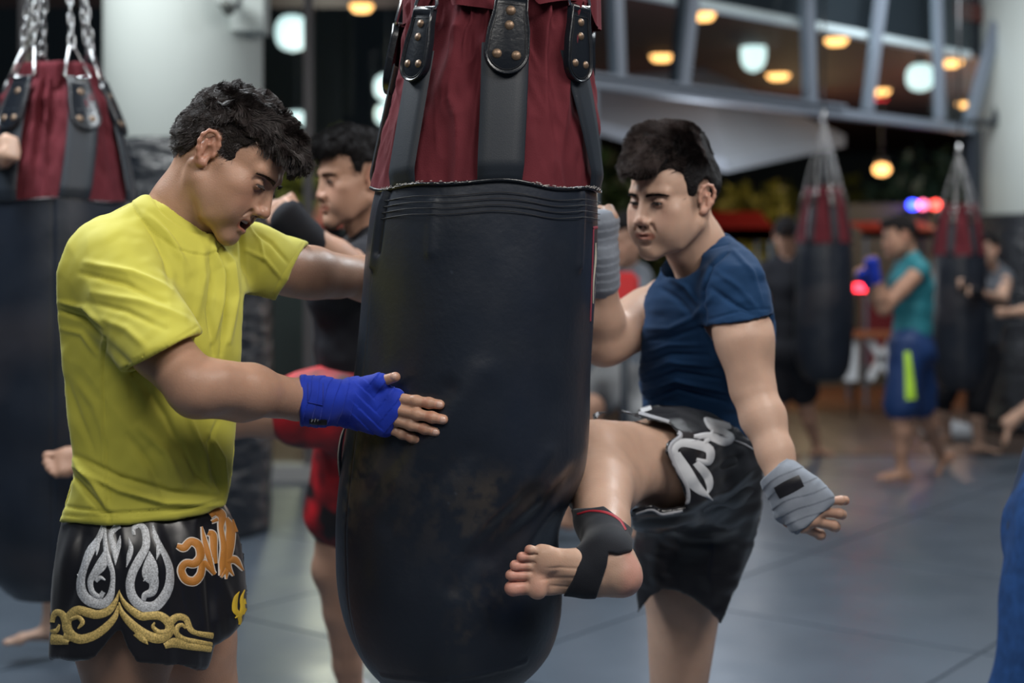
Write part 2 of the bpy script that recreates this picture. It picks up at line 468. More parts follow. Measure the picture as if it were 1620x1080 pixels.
def head_tint(V, c, N=None):
    t = np.ones((len(V), 3)); x, y, z = np.abs(V[:, 0]), V[:, 1], V[:, 2]
    op = c.get('open', 0.0); o = .0085 * op
    def g(d, r): return np.exp(-(d / r) ** 2)
    lipd = np.sqrt((np.maximum(x - .017, 0) / 1.0) ** 2 + ((z + .0682 + o * .3) / (.75 + .35 * op)) ** 2 + (np.minimum(y - .083, 0)) ** 2)
    m = (ss(lipd, .0115, .0075) * (y > .078))[:, None]; t = t * (1 - m) + np.array([.80, .52, .50]) * m
    if op > 0:
        ins = ((y < .0870 - x * .25) & (y > .045) & (z > -.0775) & (z < -.058) & (x < .022))
        t[ins] = [.16, .05, .05]
    ear = (ss(x, .072, .080) * ss(np.sqrt((y + .01) ** 2 + z ** 2), .042, .030))[:, None]; t *= 1 - ear * np.array([.02, .16, .16])
    t *= 1 - (g(np.sqrt((x - .031) ** 2 + (z + .003) ** 2), .016) * (y > .05) * .16)[:, None] * np.array([.8, 1, 1])
    t *= 1 - (g(np.sqrt((x - .0) ** 2 + (z + .038) ** 2), .016) * (y > .09))[:, None] * np.array([.0, .10, .10])
    t *= 1 - (g(np.sqrt((x - .045) ** 2 + (z + .03) ** 2), .022) * (y > .02))[:, None] * np.array([.0, .07, .07])
    b = c.get('beard', .12)
    bd = ss(z, -.035, -.075) * ss(y, -.0, .03) * (1 - m[:, 0]) * ss(z, -.16, -.12)
    t *= 1 - (bd * b)[:, None] * np.array([1, .85, .75])
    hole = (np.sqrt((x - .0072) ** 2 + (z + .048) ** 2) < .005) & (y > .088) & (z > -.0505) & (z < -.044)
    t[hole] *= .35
    # shaved sides / scalp below the hair
    t *= 1 - (c.get('fade', 0) * ss(x, .055, .07) * ss(z, -.035, -.005) * ss(y, .035, .02) * (1 - ear[:, 0]))[:, None]
    return t

def strands(name, roots, dirs, lens, mat_, parent, rad=.0005, curl=0.004, cf=90, grav=(0, 0, 0), npt=7, seed=0):
    """hair strands as a Curves object; roots/dirs in world space"""
    n = len(roots); pts = np.zeros((n, npt, 3)); pts[:, 0] = roots
    d = dirs.copy(); step = (lens / (npt - 1))[:, None]
    for i in range(1, npt):
        cur = np.stack([noise(pts[:, i - 1], cf, seed + q) for q in range(3)], 1)
        d = d + cur * curl * 100 * .35 + np.asarray(grav) * .25
        d /= np.linalg.norm(d, axis=1)[:, None] + 1e-9
        pts[:, i] = pts[:, i - 1] + d * step
    hc = bpy.data.hair_curves.new(name); hc.add_curves([npt] * n)
    pts -= np.array(worldloc(parent))
    hc.attributes['position'].data.foreach_set('vector', pts.ravel().astype(np.float32))
    r = hc.attributes.get('radius') or hc.attributes.new('radius', 'FLOAT', 'POINT')
    rr = np.tile(np.linspace(1, .35, npt) * rad, n); r.data.foreach_set('value', rr.astype(np.float32))
    hc.materials.append(mat_)
    o = bpy.data.objects.new(name, hc); COL.objects.link(o); o.parent = parent
    return o

def build_head(c, ctr, R, scale, neck_base, h=.0017, hd=None):
    """returns head+neck mesh (V,Q,tint) in world space, and transform helpers"""
    ctr = np.asarray(ctr, float)
    toL = lambda p: (R.T @ (np.asarray(p) - ctr)) / scale
    toW = lambda V: ctr + (V * scale) @ R.T
    nb = toL(neck_base); nr = c.get('neck', .056); xl = np.array([1., 0, 0])
    pr = head_prims(c)
    top = np.array([0, -.020, -.035])
    pr += [S(top, lerp(top, nb, .55), (nr * .98, nr * 1.02), (nr, nr), xl, k=.022), S(lerp(top, nb, .55), nb, (nr, nr), (nr * 1.22, nr * 1.1), xl, k=.022)]
    fb = nb + np.array([0, .045, -.01])
    for s in (-1, 1):
        pr.append(S((s * .062, -.018, -.035), fb + [s * .018, 0, 0], .013, .011, k=.014))
    pr.append(S((0, .035, -.095), fb + [0, -.01, .02], .016, .018, k=.02))
    pr += c.get('extra', [])
    f = Field(pr, h / scale)
    V, Q = f.mesh(1)
    T = head_tint(V, c)
    return toW(V), Q, T, toL, toW

def eyeballs(parent, toW, R, scale, gaze=(0, 1, -.35), names=True):
    gz = nrm(gaze)
    for s in (-1, 1):
        bm = bmesh.new(); bmesh.ops.create_uvsphere(bm, u_segments=24, v_segments=16, radius=.0118)
        V = np.array([v.co[:] for v in bm.verts]); Fc = [[v.index for v in f.verts] for f in bm.faces]; bm.free()
        a = V @ gz / .0118; t = np.ones((len(V), 3)) * .95
        t[a > .86] = [.10, .05, .03]; t[a > .965] = [.01, .01, .01]
        mk('eye', toW(V + np.array([s * .031, .0775, .0005])), Fc, mat('eye_white', (.55, .52, .5), .15, tint=True), parent, tint=t)

def hair_shell(parent, toW, scale, prims, prof, cutl, mt, h=.003, nz=.004, nf=55, seed=3, k=.006):
    """prof: side profile polygon (y,z) that keeps hair off the face"""
    f = Field(prims, h / scale)
    x, y, z = f.grid()
    q = poly_sd(y + 0 * z, z + 0 * y, prof)
    f.inter(q, k)
    for p in cutl: f.add([p])
    G = np.stack(np.broadcast_arrays(x, y, z), -1)
    band = np.abs(f.d) < .02
    n = noise(G[band], nf, seed) * nz + noise(G[band], nf * 2.3, seed + 1) * nz * .5
    f.d[band] += n.astype(np.float32)
    V, Q = f.mesh(1)
    return V, Q

def hair_roots(V, Q, n, seed=0, keep=None):
    rng = np.random.RandomState(seed)
    N = normals(V, Q)
    a = .5 * np.linalg.norm(np.cross(V[Q[:, 2]] - V[Q[:, 0]], V[Q[:, 3]] - V[Q[:, 1]]), axis=1)
    if keep is not None: a = a * keep(V[Q].mean(1))
    i = rng.choice(len(Q), n, p=a / a.sum()); u, v = rng.rand(2, n, 1)
    W = [(1 - u) * (1 - v), u * (1 - v), u * v, (1 - u) * v]
    return sum(w * V[Q[i, j]] for j, w in enumerate(W)), sum(w * N[Q[i, j]] for j, w in enumerate(W))

# ------------------------------------------------------------------ hands and feet
def hand_prims(w, R, spec, s=1.0, rk=1.0):
    """w: wrist point; R columns: fingers-direction f, across-knuckles a (towards index), back-of-hand normal b.
    spec: list of (bend1, bend2, bend3, splay) degrees for index..little, last is thumb list of local points"""
    f, a, b = R[:, 0], R[:, 1], R[:, 2]
    L = lambda x, y, z: w + s * (f * x + a * y + b * z)
    p = []
    kn = [(.088, .030, .002), (.092, .009, .005), (.087, -.011, .003), (.079, -.030, -.002)]
    for i, q in enumerate(kn):
        p.append(S(L(.0, q[1] * .55, 0), L(*q), (.017 * s, .014 * s), (.0125 * s, .0115 * s), a, k=.012))
    p.append(S(L(.02, 0, -.004), L(.065, 0, -.006), (.033 * s, .014 * s), (.036 * s, .013 * s), a, k=.014))
    ln = [(.043, .025, .021), (.047, .029, .022), (.043, .027, .022), (.034, .020, .019)]
    rr = [.0092, .0095, .0090, .0080]; tips = []
    for i, q in enumerate(kn):
        c = L(*q); ang = 0; sp = spec[i][3]
        for j in range(3):
            ang += math.radians(spec[i][j])
            d = f * math.cos(ang) * math.cos(math.radians(sp)) + a * math.sin(math.radians(sp)) * math.cos(ang) - b * math.sin(ang)
            n = c + nrm(d) * ln[i][j] * s
            r0 = rr[i] * (1 - .045 * j) * s * rk
            p.append(S(c, n, r0, r0 * .94, k=.0035 if j else .006))
            if j < 2: p.append(E(n, (r0 * 1.04,) * 3, k=.004))
            if j == 2:
                up = nrm(b * math.cos(ang) + f * math.sin(ang)); tips.append((n, nrm(d), up, r0))
            c = n
    th = spec[4]
    c = L(.018, .020, -.008)
    p.append(S(L(.01, .012, -.006), L(*th[0]), .016 * s, .0145 * s, k=.014))
    p.append(S(L(*th[0]), L(*th[1]), .0130 * s, .0112 * s, k=.005))
    p.append(S(L(*th[1]), L(*th[2]), .0112 * s, .0095 * s, k=.004))
    d = nrm(L(*th[2]) - L(*th[1])); tips.append((L(*th[2]), d, nrm(np.cross(d, np.cross(b + a * .5, d))), .0105 * s))
    return p, tips

def nail_tint(V, N, tips, T):
    for (n, d, up, r) in tips:
        q = V - n; x = q @ d; z = q @ up; sd = np.cross(d, up); y = q @ sd
        m = (x > -.0075) & (x < .0068) & (z > r * .45) & (np.abs(y) < r * .74)
        T[m] = [1.22, 1.12, 1.15]
        k = (x > -.030) & (x < -.018) & (z > r * .4) & (np.abs(y) < r * 1.2)
        T[k] *= [.95, .84, .82]
    return T

def foot_prims(heel, R, s=1.0, toes=(0, 0, 0, 0, 0), side=1):
    """R columns: forward, towards big toe, up (instep). heel: centre of the heel pad"""
    f, m, u = R[:, 0], R[:, 1], R[:, 2]
    L = lambda x, y, z: heel + s * (f * x + m * y + u * z)
    p = [E(L(0, 0, .006), (.031 * s, .029 * s, .027 * s), R, k=.02),
         S(L(0, 0, .012), L(.085, -.012, .012), (.028 * s, .021 * s), (.026 * s, .017 * s), m, k=.022),
         S(L(.02, .004, .026), L(.13, .018, .014), (.024 * s, .022 * s), (.024 * s, .015 * s), m, k=.02),
         S(L(.085, -.018, .008), L(.142, -.026, .006), (.019 * s, .014 * s), (.020 * s, .013 * s), m, k=.02),
         S(L(.148, .026, .008), L(.135, -.030, .005), (.0165 * s, .0135 * s), (.0145 * s, .012 * s), f, k=.014),
         E(L(.142, .026, -.001), (.019 * s, .020 * s, .012 * s), R, k=.008), E(L(.128, -.022, -.002), (.018 * s, .021 * s, .011 * s), R, k=.01),
         E(L(.07, .030, -.014), (.045 * s, .016 * s, .014 * s), R, k=.02, op='-')]
    tp = [(.183, .030, .0135, .0125), (.187, .008, .0095, .009), (.181, -.009, .0088, .0085), (.172, -.024, .0084, .008), (.160, -.037, .0080, .0076)]
    for i, (x, y, r, r2) in enumerate(tp):
        b0 = L(.150 - .006 * i, y * .93, .004); t = L(x, y, .001 - toes[i])
        p.append(S(b0, t, r * .78 * s, r * .96 * s, k=.003)); p.append(E(t, (r * 1.12 * s, r * s, r2 * 1.12 * s), R, k=.0025))
    for i in range(4):
        a_, b_ = tp[i], tp[i + 1]; e = (a_[1] - a_[2] + b_[1] + b_[2]) / 2
        p.append(S(L(min(a_[0], b_[0]) + .012, e, -.004), L(.158 - .006 * i, e, -.006), .0016 * s, .0012 * s, k=.003, op='-'))
    p.append(S(L(.166, .044, -.012), L(.163, .012, -.0135), .0022 * s, .0022 * s, k=.004, op='-')); p.append(S(L(.163, .012, -.0125), L(.143, -.044, -.0125), .0022 * s, .0022 * s, k=.004, op='-'))
    return p

def fist_prims(w, R, s=1.0):
    f, a, b = R[:, 0], R[:, 1], R[:, 2]
    L = lambda x, y, z: w + s * (f * x + a * y + b * z)
    p = [S(L(0, 0, 0), L(.07, 0, 0), (.028 * s, .02 * s), (.038 * s, .022 * s), a, k=.014)]
    for i in range(4):
        y = .028 - .019 * i
        p += [S(L(.08, y, .004), L(.088, y, -.026), .0115 * s, .0105 * s, k=.004), S(L(.088, y, -.026), L(.062, y, -.036), .0105 * s, .0095 * s, k=.004)]
    p += [S(L(.02, .026, -.010), L(.060, .036, -.030), .014 * s, .012 * s, k=.008), S(L(.060, .036, -.030), L(.082, .014, -.040), .011 * s, .009 * s, k=.004)]
    return p

# ------------------------------------------------------------------ generic body from joints
def bez(a, b, c, t): return (1 - t) ** 2 * a + 2 * t * (1 - t) * b + t * t * c
def body_prims(J, s=1.0, m=1.0):
    """J: dict of world joints. m: muscularity. Returns dict of primitive lists"""
    lat_s = nrm(J['shR'] - J['shL']); lat_h = nrm(J['hipR'] - J['hipL'])
    pel = (J['hipR'] + J['hipL']) / 2; sh = (J['shR'] + J['shL']) / 2
    up = nrm(J['neck'] - pel)
    mid = J.get('waist', lerp(pel, J['neck'], .45)); T = []
    ts = [0, .22, .45, .68, .86]; rad = [(.150, .108), (.132, .096), (.143, .104), (.158, .114), (.135, .088)]
    pts = [bez(pel - up * .0, mid, J['neck'], t) for t in ts]; lats = [nrm(lerp(lat_h, lat_s, min(1, t * 1.25))) for t in ts]
    for i in range(4):
        T.append(S(pts[i], pts[i + 1], tuple(s * m * v for v in rad[i]), tuple(s * m * v for v in rad[i + 1]), lats[i], k=.03))
    fwd = np.cross(lat_s, up) * -1     # lat points to own right -> forward
    fwd = nrm(np.cross(up, lat_s)); 
    hf = nrm(np.cross(nrm(mid - pel), lat_h))
    for sd in ('R', 'L'):
        q = J['sh' + sd]; o = nrm(q - sh)
        T += [S(J['neck'] + up * .03 * s, q - o * .02 * s + up * .01, .040 * s, .043 * s * m, k=.03), E(q, .056 * s * m, k=.03),
              E(lerp(sh, q, .48) + fwd * .075 * s - up * .075 * s, (.062 * s * m,) * 3, k=.035),
              E(lerp(pel, J['hip' + sd], .75) - hf * .055 * s - up * .04, .080 * s * m, k=.04)]
    T.append(S(J['neck'] - up * .05 * s, J['neck'] + (J['head'] - J['neck']) * .45, .058 * s, .052 * s, k=.02))
    out = {'torso': T, 'fwd': fwd, 'up': up, 'lat': lat_s}
    for sd in ('R', 'L'):
        a, e, w_ = J['sh' + sd], J['el' + sd], J['wr' + sd]
        pn = np.cross(e - a, w_ - e); pn = nrm(pn) if np.linalg.norm(pn) > 1e-5 else lat_s
        bi = nrm(np.cross(pn, e - a)); fo = nrm(np.cross(pn, w_ - e))
        out['arm' + sd] = [S(a, lerp(a, e, .5), .052 * s * m, .047 * s * m, k=.02), S(lerp(a, e, .5), e, .047 * s * m, .039 * s * m, k=.02),
                           S(lerp(a, e, .35) + bi * .012, lerp(a, e, .72) + bi * .010, .036 * s * m, .032 * s * m, k=.02),
                           E(e, .039 * s * m, k=.02), S(e, lerp(e, w_, .3), .040 * s * m, .043 * s * m, pn, k=.018),
                           S(lerp(e, w_, .3), lerp(e, w_, .75), (.043 * s * m, .041 * s * m), (.031 * s, .028 * s), pn, k=.018),
                           S(lerp(e, w_, .75), w_, (.031 * s, .028 * s), (.029 * s, .022 * s), pn, k=.018)]
        h_, k_, an = J['hip' + sd], J['kn' + sd], J['an' + sd]
        pn = np.cross(k_ - h_, an - k_); pn = nrm(pn) if np.linalg.norm(pn) > 1e-3 else lat_h
        bk = nrm(np.cross(an - k_, pn)); 
        if np.dot(pn, lat_h) < 0 and abs(np.dot(pn, lat_h)) > .3: pass
        cf = J.get('calf' + sd, None); bk = nrm(cf) if cf is not None else bk
        out['leg' + sd] = [S(h_, lerp(h_, k_, .45), .092 * s * m, .083 * s * m, k=.03), S(lerp(h_, k_, .45), k_, .083 * s * m, .057 * s * m, k=.03),
                           E(k_, .057 * s, k=.02), S(k_, lerp(k_, an, .3) + bk * .012, .053 * s, .056 * s * m, k=.02),
                           S(lerp(k_, an, .3) + bk * .012, lerp(k_, an, .68), .056 * s * m, .040 * s, k=.02), S(lerp(k_, an, .68), an, .040 * s, .033 * s, k=.02)]
    return out

def simple_foot(an, fwd, s=1.0, up=(0, 0, 1), med=None):
    """bare foot whose sole sits below the ankle"""
    f = nrm(fwd); u = nrm(np.asarray(up) - f * np.dot(up, f)); mm = np.cross(u, f) if med is None else med * np.cross(u, f)
    R = np.stack([f, mm, u], 1)
    heel = np.asarray(an) - f * .035 * s - u * .052 * s
    return foot_prims(heel, R, s) + [S(an, heel + f * .03 * s + u * .02 * s, .034 * s, .032 * s, k=.02)]

# ================================================================== THE SETTING
M_MAT = mat('blue_grey_floor_mat', (0.098, 0.124, 0.160), .34, .12, 5, .5, var=.10, vscale=1.6, rvar=.06, bdist=.01)
M_WOOD = mat('brown_wood_boards', (0.20, 0.085, 0.035), .35, .2, 30, .5, var=.25, vscale=3, stretch=(1, 9, 1))
M_FRAME = mat('grey_aluminium_frame', (0.21, 0.25, 0.31), .45, metal=.3)
M_FRAMED = mat('dark_window_frame', (0.012, 0.018, 0.028), .5)
M_RAIL = mat('pale_painted_rail', (0.72, 0.77, 0.82), .5)
M_COLUMN = mat('white_painted_column', (0.44, 0.485, 0.47), .7, .1, 12, var=.02, vscale=2)
M_VINYL = mat('black_vinyl_pad', (0.012, 0.015, 0.021), .22, 1.0, 7, .8, stretch=(1, 1, 2.4), bdist=.05)
M_NIGHT = mat('dark_navy_fascia', (0.006, 0.011, 0.018), .8)
M_SOFFIT = mat('red_brown_soffit', (0.060, 0.017, 0.014), .7, var=.3, vscale=.6)
M_PAVE = mat('dark_pavement', (0.03, 0.032, 0.036), .6, var=.3, vscale=2)
M_WARM = mat('warm_lamp_glow', (1, .6, .25), emit=(1.0, .48, .15), estr=3.0)
M_COOL = mat('cool_lamp_glow', (1, 1, 1), emit=(.75, 1.0, .98), estr=1.0)
M_GLASS = None
def glass_mat():
    m = bpy.data.materials.new('window_glass'); m.use_nodes = True; nt = m.node_tree; nt.nodes.clear()
    o = nt.nodes.new('ShaderNodeOutputMaterial'); t = nt.nodes.new('ShaderNodeBsdfTransparent'); g = nt.nodes.new('ShaderNodeBsdfGlossy')
    t.inputs[0].default_value = (.86, .92, .92, 1); g.inputs['Roughness'].default_value = .03; g.inputs[0].default_value = (.8, .9, .95, 1)
    mx = nt.nodes.new('ShaderNodeMixShader'); mx.inputs[0].default_value = .05
    nt.links.new(t.outputs[0], mx.inputs[1]); nt.links.new(g.outputs[0], mx.inputs[2]); nt.links.new(mx.outputs[0], o.inputs[0]); return m
M_GLASS = glass_mat()

def setup_floor():
    bm = bmesh.new(); box(bm, (-9, -1.5, -.12), (9.5, 11.9, -.03))
    fl = bm_obj('floor', bm, M_FRAMED); fl['kind'] = 'structure'
    # square foam mats laid on the diagonal, each one a piece of its own
    a = math.radians(-38); ca, sa = math.cos(a), math.sin(a); s = 1.25
    bm = bmesh.new(); box(bm, (.0025, .0025, -.032), (s - .0025, s - .0025, 0), bevel=.004)
    base = None
    for i in range(-10, 13):
        for j in range(-10, 13):
            x0, y0 = 1.42 + (i * ca - j * sa) * s, 6.72 + (i * sa + j * ca) * s
            cx, cy = x0 + (ca - sa) * s / 2, y0 + (sa + ca) * s / 2
            if cy < 1.9 or cy > 11.4 or abs(cx) > cy * .40 + 1.0 or (cy > 9.3 and cx < -.2) or cy > 10.6: continue
            if base is None:
                base = bm_obj('floor_mat', bm, M_MAT, fl); o = base
            else:
                o = base.copy(); COL.objects.link(o); o.parent = fl
            o.location = (x0, y0, .001 * ((i * 7 + j * 3) % 3) * .3); o.rotation_euler = (0, 0, a)
    bm = bmesh.new(); box(bm, (-9, -1.5, -.034), (9.5, 11.9, -.006))
    sub = bm_obj('underlay', bm, mat('seam_rubber', (.05, .06, .075), .7), fl)
    bm = bmesh.new(); box(bm, (-12, 11.9, -.2), (14, 17.5, -.03)); dk = bm_obj('ground_deck', bm, M_PAVE); dk['kind'] = 'structure'
    bm = bmesh.new(); box(bm, (0, 0, -.03), (.19, 5.6, 0)); b0 = None
    for i in range(46):
        if b0 is None: b0 = bm_obj('deck_board', bm, M_WOOD, dk); o = b0
        else: o = b0.copy(); COL.objects.link(o); o.parent = dk
        o.location = (-3.4 + i * .2, 13.2, .002 * (i % 3)); o.scale = (1, .76, 1)
    bm = bmesh.new(); box(bm, (0, 0, -.03), (.29, 3.0, .006)); b1 = bm_obj('deck_plank', bm, mat('worn_grey_brown_boards', (.105, .075, .062), .35, .2, 30, .5, var=.2, vscale=3, stretch=(1, 9, 1)), fl); b1.location = (.0, 10.15, 0)
    for i in range(1, 20):
        o = b1.copy(); COL.objects.link(o); o.parent = fl; o.location = (i * .3, 10.15, .001 * (i % 3))
    for i in range(20):
        o = b0.copy(); COL.objects.link(o); o.parent = dk; o.location = (-4.3 + i * .2, 9.1, .004 + .002 * (i % 3)); o.scale = (1, .5, 1)
    bm = bmesh.new(); box(bm, (-30, 17.5, -.3), (40, 60, -.05)); g = bm_obj('ground_outside', bm, M_PAVE); g['kind'] = 'structure'
setup_floor()

# right-hand window wall: a straight line on the floor plan receding to the right
WA, WB = np.array([.47, 8.4]), np.array([3.67, 11.3])
def onwall(px, py, off=0.0):
    """point of the window-wall plane seen at a photograph position"""
    d = WB - WA; k = (px - CX_) / F_
    t = (k * WA[1] - WA[0]) / (d[0] - k * d[1]); D = WA[1] + t * d[1]
    return P(px, py, D) + np.array([-.67, .74, 0]) * off
WUP = (-.67, .74, 0)
def wall_right():
    root = empty('window_1', (2.0, 9.8, 0)); root['kind'] = 'structure'
    def b(name, p, q, wx, wy, m=M_FRAME, off=0):
        bm = bmesh.new(); bar(bm, onwall(*p, off), onwall(*q, off), wx, wy, WUP)
        o = bm_obj(name, bm, m, None); o.parent = root
        for v in o.data.vertices: v.co -= root.location
        return o
    L = (600, 0)
    # horizontal members at constant height (2.43 m and 3.05 m)
    def hz(name, z, x0, x1, wx, wy, m=M_FRAME, off=0.0):
        k = (WB - WA) / np.linalg.norm(WB - WA)
        t0, t1 = (x0 - WA[0]) / k[0], (x1 - WA[0]) / k[0]
        n = np.array([-.67, .74, 0]) * off
        a = np.array([*(WA + k * t0), z]) + n; c = np.array([*(WA + k * t1), z]) + n
        bm = bmesh.new(); bar(bm, a, c, wx, wy, WUP); o = bm_obj(name, bm, m, None); o.parent = root
        for v in o.data.vertices: v.co -= root.location
    hz('transom', 2.43, .1, 3.62, .060, .10)
    hz('transom_lip', 2.475, .4, 2.3, .020, .16)
    hz('head_rail', 3.05, .6, 3.75, .050, .08, M_RAIL, .12)
    hz('fascia_panel', 4.2, .2, 6.5, 2.24, .04, M_NIGHT, .22)
    for (p, q, wd) in [((972, -40), (978, 132), .075), ((1098, -40), (1078, 142), .085), ((1275, -40), (1281, 165), .075), ((1398, -40), (1372, 176), .065),
                       ((1481, -40), (1487, 190), .06), ((1599, -40), (1531, 202), .09)]:
        b('mullion', p, q, wd, .07)
    b('sash_edge', (1605, -40), (1573, 196), .075, .05, M_FRAMED, -.02); b('sash_edge', (1526, 194), (1577, 194), .05, .05, M_FRAMED, -.02)
    b('sash_edge', (1089, -40), (1072, 140), .05, .05, M_FRAMED, .03); b('sash_edge', (1290, -20), (1294, 160), .03, .05, M_FRAMED, .03)
    b('mullion', (935, 129), (935, 730), .05, .07); b('mullion', (1541, 205), (1541, 690), .09, .09, M_FRAMED)
    # panes above the transom, each its own sheet
    xs = [935, 975, 1088, 1278, 1385, 1484, 1540]
    for i in range(len(xs) - 1):
        a, c = xs[i], xs[i + 1]
        V = [onwall(a + 4, -40), onwall(c - 4, -40), onwall(c - 4, 60), onwall(a + 4, 60)]
        V = [onwall(a + 3, 0) * [1, 1, 0] + [0, 0, z] for z in (2.46, 3.6)] + [onwall(c - 3, 0) * [1, 1, 0] + [0, 0, z] for z in (3.6, 2.46)]
        o = mk('pane', np.array(V) - np.array(root.location), [(0, 1, 2, 3)], M_GLASS, None, smooth=False); o.parent = root
wall_right()

def wall_back_left():
    root = empty('window_2', (-1.2, 9.0, 0)); root['kind'] = 'structure'
    def bb(name, a, b, m):
        bm = bmesh.new(); box(bm, a, b); o = bm_obj(name, bm, m, None); o.parent = root
        for v in o.data.vertices: v.co -= root.location
    for px, w_ in ((488, .052), (40, .05), (700, .05), (-60, .05)):
        x = (px - CX_) * 9.0 / F_; bb('mullion', (x - w_ / 2, 8.96, 0), (x + w_ / 2, 9.04, 4.2), mat('mullion_grey', (.16, .15, .155), .5))
    bb('sill', (-3.6, 8.9, 0), (-.15, 9.08, .10), mat('white_sill', (.55, .56, .56), .5))
    xs = [-3.5, -3.08, -1.29, -.44]
    for a, c in zip(xs[:-1], xs[1:]):
        o = mk('pane', np.array([(a, 9, .1), (c, 9, .1), (c, 9, 4.1), (a, 9, 4.1)]) - np.array(root.location), [(0, 1, 2, 3)], M_GLASS, None, smooth=False); o.parent = root
wall_back_left()

def lathe(name, prof, ctr, m, parent=None, n=64, fn=None):
    a = np.linspace(0, 2 * np.pi, n, endpoint=False); prof = np.asarray(prof, float)
    r = prof[:, 0][None, :]; z = prof[:, 1][None, :]
    if fn is not None: r = fn(a[:, None], z, r)
    V = np.stack([ctr[0] + r * np.cos(a)[:, None], ctr[1] + r * np.sin(a)[:, None], z + 0 * a[:, None] + ctr[2]], -1).reshape(-1, 3)
    return mk(name, V, grid_q(n, len(prof), True), m, parent, origin=ctr if parent is None else None)

def columns():
    # left pillar
    c = P(291, 421, 7.3); c[2] = 0
    o = lathe('column_left', [(.0, 0), (.40, 0), (.40, 4.3), (0, 4.3)], c, M_COLUMN); o['kind'] = 'structure'
    zs = np.linspace(.0, 1.97, 60)
    prof = [(.402, 0)] + [(.455 - .02 * (abs(z - .98) / .98) ** 8, z + .004) for z in zs] + [(.402, 1.98)]
    def cr(a, z, r):
        q = np.stack(np.broadcast_arrays(np.cos(a) * .45, np.sin(a) * .45, z * 1.6), -1)
        return r + (noise(q, 5, 5) * .010 + noise(q, 12, 6) * .005) * (r > .42)
    lathe('wall_pad', prof, c, M_VINYL, o, 120, cr)
    bm = bmesh.new(); box(bm, c + [.30, -.30, 3.0] - [.0, .0, .49], c + [.46, -.12, 4.2]); bm_obj('conduit_box', bm, M_COLUMN, o)
    t = empty('security_camera', P(366, 12, 6.86), 'small white security camera high on the left pillar', 'camera')
    bm = bmesh.new(); p = P(366, 12, 6.84); box(bm, p + [-.055, -.12, -.01], p + [.05, .04, .10], bevel=.012); bm_obj('housing', bm, M_COLUMN, t)
    bm = bmesh.new(); box(bm, p + [-.03, .03, .02], p + [.03, .11, .07]); bm_obj('bracket', bm, M_COLUMN, t)
    V, q = tube([p + [0, -.13, .0], p + [0, -.10, -.012], p + [0, -.06, -.022]], [.022, .03, .03], 14); mk('lens_cover', V, q, mat('smoked_lens', (.12, .13, .12), .2), t)
    # right pillar
    c = P(1668, 421, 11.7); c[2] = 0
    o = lathe('column_right', [(0, 0), (.59, 0), (.59, 4.3), (0, 4.3)], c, M_COLUMN); o['kind'] = 'structure'
    prof = [(.60, 0)] + [(.66 - .02 * (abs(z - .88) / .88) ** 8, z + .004) for z in np.linspace(0, 1.76, 50)] + [(.60, 1.77)]
    lathe('wall_pad', prof, c, M_VINYL, o, 120, cr)
columns()

